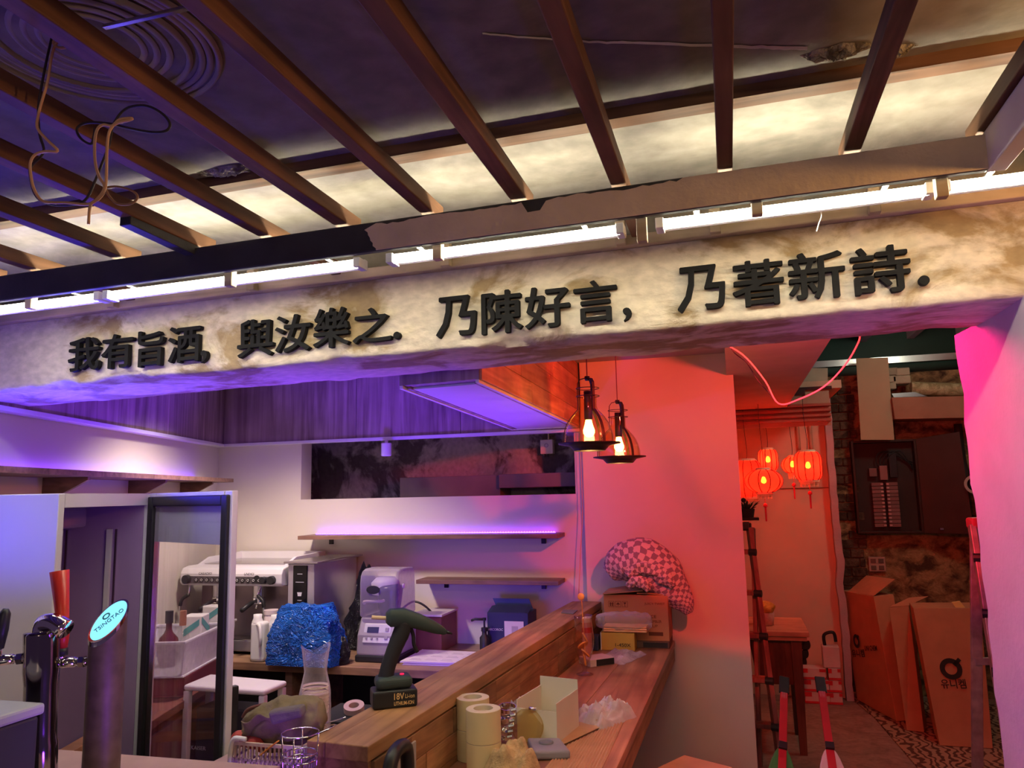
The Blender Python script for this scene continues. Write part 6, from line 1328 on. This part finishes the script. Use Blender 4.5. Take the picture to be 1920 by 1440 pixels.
tag(G().prism([(p.x, p.y) for p in cpq], (0, 0, .001), (1, 0, 0), (0, 1, 0), (0, 0, .008)).build('carpet', swirl()), 'swirl patterned carpet runner under the leaning cartons', 'carpet')
# ukuleles
def ukulele(label, bx_, by_, npx, npy, col, Y0, Y1):
    b = onY(bx_, by_, Y0); h = onY(npx, npy, Y1); d = (h - b).normalized()
    foot = b - d * ((b.z - .02) / d.z)
    t = thing('ukulele', label, 'ukulele', foot, group='small guitars in the passage')
    face = V((0, -1, 0)); face = (face - d * face.dot(d)).normalized(); side = d.cross(face)
    m = mat('uke_' + col[0], col[1], .3, noise_amt=.15); N_ = 40; ln = (b - foot).length + .02; out = []
    for i in range(N_):
        a = 2 * math.pi * i / N_; u = .5 - .5 * math.cos(a); s = math.copysign(1, math.sin(a)) * math.sqrt(max(0, 1 - (2 * u - 1) ** 2))
        wv = .098 if u < .5 else .080; wv *= 1 - .28 * math.exp(-((u - .60) / .13) ** 2); out.append((wv * s, ln * u))
    G().prism(out, foot - face * .03, side, d, face * .055).build('body', m, t, bevel=.006, seg=2)
    G().lathe([(.022, 0), (.030, 0), (.030, .0012), (.022, .0012), (.022, 0)], foot + d * ln * .70 + face * .0255, 24, face).build('rosette', M_WHITE, t)
    G().cyl(foot + d * ln * .70 + face * .0252, foot + d * ln * .70 + face * .0264, .022, n=24).build('sound_hole', M_BLACKM, t)
    G().bar(foot + d * ln * .78 + face * .032, h, .034, .016, face).build('neck', mat('uke_neck_red', (.45, .02, .03), .4) if 'uke_neck_red' not in bpy.data.materials else bpy.data.materials['uke_neck_red'], t, bevel=.003)
    G().bar(foot + d * (ln - .02) + face * .033, foot + d * (ln + .012) + face * .033, .036, .018, face).build('neck_joint', M_BLACK, t, bevel=.002)
    G().bar(h, h + d * .10 - face * .012, .046, .012, face).build('headstock', M_BLACK, t, bevel=.004)
    G().bar(foot + d * ln * .3 + face * .026 - side * .03, foot + d * ln * .3 + face * .026 + side * .03, .012, .008, face).build('bridge', M_BLACK, t)
    for k in range(4): G().cyl(foot + d * ln * .3 + face * .031 + side * (.009 * (k - 1.5)), h + face * .009 + side * (.006 * (k - 1.5)), .0006, n=4).build('string', M_WHITE, t)
    G().tube([foot - face * .09 + side * .04 + V((0, 0, -foot.z + .01)), foot - face * .03 + d * .09, foot - face * .09 - side * .04 + V((0, 0, -foot.z + .01))], .006, 6).build('stand', M_BLACK, t)
ukulele('green toy ukulele with red neck standing by the wooden table', 1466, 1412, 1470, 1300, ('green', (.05, .26, .07)), 3.75, 3.98)
ukulele('white toy ukulele with red neck in the middle of the passage', 1556, 1414, 1541, 1298, ('white', (.62, .50, .46)), 3.75, 4.02)
# folding ladders
def ladder(name, label, apex, feetA, feetB, depth, m, steps, cap_m, z_a=0):
    """two leg pairs from a shared head; treads on pair A"""
    t = thing(name, label, 'ladder', (V(feetA) + V(feetB)) / 2); D = V(depth); apex, fA, fB = V(apex), V(feetA), V(feetB)
    for s in (0, 1):
        G().bar(fA + D * s, apex + D * s * .75, .026, .055, (0, 0, 1)).build('rail', m, t, bevel=.003)
        G().bar(fB + D * s, apex + D * s * .75 + V((.02, .02, 0)), .022, .045, (0, 0, 1)).build('rear_rail', m, t, bevel=.003)
        G().box((fA + D * s + V((-.025, -.025, -.0))), (fA + D * s + V((.025, .025, .05)))).build('foot', M_BLACK, t, bevel=.004)
    for k in range(steps):
        u = (k + 1) / (steps + .6); p = lerp(fA, apex, u); q = lerp(fA + D, apex + D * .75, u)
        G().bar(p, q, .075, .024, (0, 0, 1)).build('tread', m, t, bevel=.003)
        for e in (p, q): G().cyl(e + V((-.02, -.02, 0)), e + V((.02, -.03, 0)), .02, n=10).build('hinge', M_BLACK, t)
    for k in (1, 3): G().bar(lerp(fB, apex, k / 5), lerp(fB + D, apex + D * .75, k / 5), .02, .03).build('brace', m, t)
    G().bar(apex - D * .03 + V((0, 0, .01)), apex + D * .78 + V((0, 0, .01)), .06, .05).build('head', cap_m, t, bevel=.012, seg=3)
    return t
M_WLAD = wood('ladder_wood', (.30, .10, .08), (.14, .045, .035), 2, 1, .5)
ladder('step_ladder', 'dark folding step ladder just behind the partition edge', onY(1405, 990, 4.75), onZ(1478, 1545, 0), onZ(1428, 1530, 0), (-.34, .05, 0), M_WLAD, 6, M_BLACK)
M_ALU = mat('worn_aluminium', (.42, .31, .27), .45, .5, noise_amt=.3, nscale=20)
ladder('step_ladder', 'tall aluminium folding ladder beside the pier', onY(1822, 985, 3.95), V((1.00, 3.55, .0)), V((.96, 4.15, .0)), (.42, .10, 0), M_ALU, 6, mat('red_cap', (.55, .05, .06), .4))
# fuse box
fz = thing('fuse_box', 'open steel fuse box full of breakers on the rusty wall', 'fuse box', onY(1650, 1000, 7.15))
tl, tr2_, bl_ = onY(1592, 828, 7.12), onY(1708, 831, 7.12), onY(1610, 1000, 7.12)
X0, X1, Zb, Zt = (tl.x + bl_.x) / 2, tr2_.x + .03, bl_.z, tl.z
M_FB = mat('fuse_steel', (.045, .02, .016), .5, .3); M_FBI = mat('fuse_inner', (.03, .014, .012), .6)
G().box((X0, 7.17, Zb), (X1, 7.19, Zt)).build('back_plate', M_FBI, fz)
for a in ((X0, X0 + .018, Zb, Zt), (X1 - .018, X1, Zb, Zt), (X0 + .018, X1 - .018, Zb, Zb + .018), (X0 + .018, X1 - .018, Zt - .018, Zt)): G().box((a[0], 7.08, a[2]), (a[1], 7.189, a[3])).build('case_side', M_FB, fz, bevel=.002)
dq = [V((X1, 7.08, Zb)), V((X1 + .33, 6.96, Zb - .004)), V((X1 + .30, 6.96, Zt + .04)), V((X1, 7.08, Zt))]
fd = G().hexa([dq[0], dq[1], dq[1] + V((.004, .014, 0)), dq[0] + V((.004, .014, 0)), dq[3], dq[2], dq[2] + V((.004, .014, 0)), dq[3] + V((.004, .014, 0))]).build('door', M_FB, fz, bevel=.002)
G().box((X1 + .10, 7.0, Zb + .03), (X1 + .125, 7.035, Zb + .045)).build('latch', M_STEEL, fd)
M_BRK = mat('breaker_grey', (.20, .10, .095), .5, var=.25); M_BRK2 = mat('breaker_toggle', (.50, .34, .33), .4)
cxm = (X0 + X1) / 2 - .01
for c in (-1, 1):
    for r in range(12):
        z = Zb + .05 + r * .031
        bk_ = G().box((cxm + c * .056 - .045, 7.12, z), (cxm + c * .056 + .045, 7.17, z + .028)).build('breaker', M_BRK, fz, bevel=.002, seg=1)
        G().box((cxm + c * .022 - .010, 7.112, z + .008), (cxm + c * .022 + .010, 7.12, z + .020)).build('toggle', M_BRK2, bk_)
G().box((cxm - .03, 7.11, Zb + .44), (cxm + .03, 7.17, Zb + .56)).build('main_breaker', M_BRK, fz, bevel=.003)
G().box((cxm - .11, 7.12, Zb + .47), (cxm - .05, 7.17, Zb + .54)).build('meter_relay', M_BRK, fz, bevel=.003)
G().box((cxm + .05, 7.12, Zb + .46), (cxm + .11, 7.17, Zb + .66)).build('contactor', M_BLACK, fz, bevel=.003)
for k in range(4): G().tube(spline([(cxm - .03 + .02 * k, 7.13, Zb + .55), (cxm - .05 + .03 * k, 7.12, Zb + .62), (cxm + .02 + .04 * k, 7.12, Zb + .68), (X1 - .03, 7.14, Zb + .58 - .02 * k)], 5), .005, 6).build('wire', M_BLACK, fz, smooth=True)
# outlet, conduit ring
ou = thing('wall_socket', 'pale double wall socket below the fuse box', 'socket', onY(1645, 1058, 7.18))
c = onY(1645, 1058, 7.17); M_SOC = mat('socket_grey', (.40, .30, .24), .5)
G().box((c.x - .065, 7.17, c.z - .06), (c.x + .065, 7.199, c.z + .06)).build('plate', M_SOC, ou, bevel=.004)
for dx in (-.03, .03):
    for dz in (-.028, .028): G().box((c.x + dx - .02, 7.164, c.z + dz - .018), (c.x + dx + .02, 7.17, c.z + dz + .018)).build('module', mat('socket_dark', (.14, .09, .07), .5) if 'socket_dark' not in bpy.data.materials else bpy.data.materials['socket_dark'], ou, bevel=.002)
jb = thing('conduit_elbow', 'dark conduit with a round ring on the yellow plaster by the pier', 'conduit', onY(1832, 910, 6.9))
c = onY(1831, 908, 6.9)
G().tube(spline([(c.x - .02, 7.17, c.z + .50), (c.x - .02, 7.15, c.z + .2), (c.x - .01, 7.05, c.z + .03), (c.x, 6.95, c.z)], 5), .032, 12).build('pipe', M_FBI, jb, smooth=True)
G().lathe([(.055, 0), (.075, .0), (.075, .05), (.055, .05), (.055, 0)], (c.x, 6.95, c.z), 24, (-.2, -1, 0)).build('ring', mat('ring_grey', (.42, .36, .32), .4), jb, smooth=False)
G().cyl((c.x, 6.96, c.z), (c.x, 6.99, c.z), .056, n=20).build('cap', M_BLACKM, jb)
# boards and bits above
hb_ = [onY(1605, 672, 6.95), onY(1665, 670, 6.95), onY(1677, 825, 6.95), onY(1614, 825, 6.95)]
tag(G().hexa(hb_ + [p + V((.004, .03, 0)) for p in hb_]).build('beige_board', mat('beige_panel', (.40, .31, .19), .7, noise_amt=.05), bevel=.002), 'plain beige board hanging above the fuse box', 'board')
sb_ = [onY(1672, 745, 6.9), onY(1830, 742, 6.9), onY(1830, 783, 6.9), onY(1678, 786, 6.9)]
tag(G().hexa(sb_ + [p + V((0, .25, 0)) for p in sb_]).build('brown_casing', mat('brown_box', (.34, .15, .09), .7), bevel=.004), 'brown boxed casing under the insulation roll', 'casing')
c0, c1 = onY(1708, 728, 7.0), onY(1840, 732, 7.0)
rr_ = thing('insulation_roll', 'mottled pale insulation roll lying above the brown casing', 'roll', c0)
G().cyl(c0, c1, .055, n=20).build('roll', patchy('insulation', (.50, .42, .24), (.30, .24, .12), 12, .4, .6), rr_, smooth=False)
for i, (px, py, w, h) in enumerate(((1670, 697, 22, 13), (1692, 697, 22, 13), (1672, 711, 14, 12), (1690, 712, 28, 14), (1668, 724, 20, 11))):
    c = onY(px, py, 7.02); k = (c - EYE).length / 1480; G().box((c.x - w * k / 2, 7.0, c.z - h * k / 2), (c.x + w * k / 2, 7.19, c.z + h * k / 2)).build('stone', mat('stone_grey', (.42, .37, .26), .85, var=.25, bump=.5) if i == 0 else bpy.data.materials['stone_grey'], wp, bevel=.008, seg=2)
fo_ = [onY(1672, 738, 6.94), onY(1715, 735, 6.94), onY(1738, 743, 6.94), onY(1676, 745, 6.94)]
tag(G().hexa(fo_ + [p + V((0, .1, .01)) for p in fo_]).build('metal_sheet', M_STEEL), 'small bright metal sheet lying on the brown casing', 'sheet')
# beam stub and beige wall above the alcove mouth
bg = [onY(1440, 775, 6.32), onY(1552, 775, 6.32), onY(1552, 690, 6.32), onY(1500, 690, 6.32)]
struct(G().hexa([bg[0], bg[1], bg[1] + V((0, .1, 0)), bg[0] + V((0, .1, 0)), bg[3], bg[2], bg[2] + V((0, .1, 0)), bg[3] + V((0, .1, 0))]).build('wall_over_alcove', mat('dull_beige', (.40, .30, .22), .8)), 'dull beige wall piece above the alcove mouth', 'wall')
# ------------------------------------------------------------------ wires
M_PINKW_ = mat('pink_wire', (.70, .28, .34), .5); M_PALEW = mat('pale_wire', (.66, .38, .24), .5); M_DKW = mat('dark_wire', (.03, .02, .03), .6)
w1 = [V((.30, 2.5, 2.299))] * 0 + [onY(1345, 600, 2.9)] + [onY(*p, 2.9) for p in ((1345, 640), (1372, 652), (1400, 672), (1435, 715), (1460, 757), (1500, 748), (1545, 725), (1580, 690), (1603, 655), (1612, 625), (1590, 590))]
tag(G().tube(spline(w1, 5), .0032, 6).build('hanging_wire', M_PINKW_, smooth=True), 'pink lit wire sagging below the beam across the passage', 'wire')
w2 = [onY(*p, 2.93) for p in ((1350, 600), (1372, 655), (1400, 680), (1420, 712), (1445, 740), (1459, 757))]
tag(G().tube(spline(w2, 5), .0022, 6).build('hanging_wire', M_DKW, smooth=True), 'thin dark wire sagging beside the pink one', 'wire')
w3 = [onY(*p, 4.185) for p in ((1086, 672), (1088, 720), (1089, 800), (1089, 860), (1092, 960), (1088, 1040), (1085, 1115))]
tag(G().tube(spline(w3, 5), .0025, 6).build('wall_wire', M_PALEW, smooth=True), 'thin wire running down the wall corner to the bar', 'wire')
w4 = [onY(*p, .885) for p in ((140, 92), (152, 80), (140, 70), (112, 68), (100, 80), (112, 90), (128, 86), (118, 74), (104, 84), (96, 110), (90, 150), (80, 185), (72, 215), (70, 240), (88, 262), (108, 283), (85, 284), (66, 290), (57, 305), (58, 330), (64, 355), (78, 376), (100, 380), (125, 380), (165, 383), (185, 370), (196, 350), (185, 330), (178, 300), (178, 260), (184, 240), (195, 234), (210, 236), (225, 224), (248, 222), (240, 226), (222, 230), (210, 238), (203, 255), (200, 290), (198, 350), (186, 372), (170, 384), (166, 420))]
tag(G().tube(spline(w4, 5), .0022, 6).build('loose_cable', M_PALEW, smooth=True), 'pale tangled cable hanging from the ceiling rose', 'cable')
w5 = [onY(*p, .90) for p in ((98, 66), (88, 110), (80, 150), (72, 200), (74, 250), (82, 285), (60, 310), (56, 325), (66, 365), (90, 382), (130, 384), (160, 375), (178, 340), (190, 310), (205, 270), (212, 235), (235, 205), (270, 198), (300, 210), (318, 230), (312, 245), (285, 248), (240, 240), (205, 232), (165, 230), (145, 240), (150, 258), (170, 270), (176, 255), (178, 240))]
tag(G().tube(spline(w5, 5), .0020, 6).build('loose_cable', M_DKW, smooth=True), 'black tangled cable hanging beside the pale one', 'cable')
w6 = [onY(*p, .89) for p in ((198, 352), (220, 350), (248, 358), (258, 370), (245, 382), (220, 382), (205, 368), (198, 354))]
tag(G().tube(spline(w6, 5), .0018, 6).build('loose_cable', mat('brown_wire', (.30, .16, .10), .6), smooth=True), 'small brown loop of cable between the joists', 'cable')
tag(G().bar(onZ(195, 51, 2.425), onZ(398, 4, 2.425), .008, .006).build('metal_rod', M_STEEL, bevel=.001), 'shiny metal rod lying across the joists below the rose', 'rod')
tag(G().bar(onY(235, 408, 1.35), onY(365, 470, 1.58), .03, .035).build('dark_batten', M_METAL_DK, bevel=.002), 'short dark batten fixed beside a joist above the fascia', 'batten')
tag(G().tube(spline([onY(*p, 1.70) for p in ((1538, 392), (1540, 405), (1535, 420), (1531, 434))], 4), .0012, 5).build('wire_end', M_WHITE, smooth=True), 'thin white wire end dangling above the last characters', 'wire')
# niche fittings
js = thing('junction_switch', 'white junction box with knob on the stained niche wall', 'switch', onY(1028, 838, 4.72))
c = onY(1028, 838, 4.72)
G().box((c.x - .045, 4.69, c.z - .045), (c.x + .035, 4.749, c.z + .045)).build('box', M_WHITE, js, bevel=.004)
G().lathe([(.010, 0), (.013, 0), (.013, .003), (.010, .003)], (c.x - .005, 4.69, c.z + .008), 16, (0, -1, 0)).build('knob_ring', M_STEEL, js)
for dx in (-.02, .0): G().cyl((c.x + dx, 4.71, c.z - .045), (c.x + dx, 4.71, c.z - .065), .004, n=6).build('cable_gland', M_BLACK, js)
G().tube([(c.x, 4.735, c.z + .045), (c.x, 4.735, 2.2)], .008, 8).build('conduit', M_STEEL, js)
cy = thing('cylinder_spotlight', 'small white cylinder spotlight under the walnut band', 'spotlight', onY(723, 840, 4.15))
c = onY(723, 855, 4.15)
G().lathe([(0, .0), (.026, 0), (.030, .004), (.030, .075), (0, .075)], (c.x, 4.16, c.z), 24).build('body', M_WHITE, cy, auto=40)
G().cyl((c.x, 4.16, c.z + .075), (c.x, 4.16, 2.0335), .01, n=10).build('stem', M_WHITE, cy)
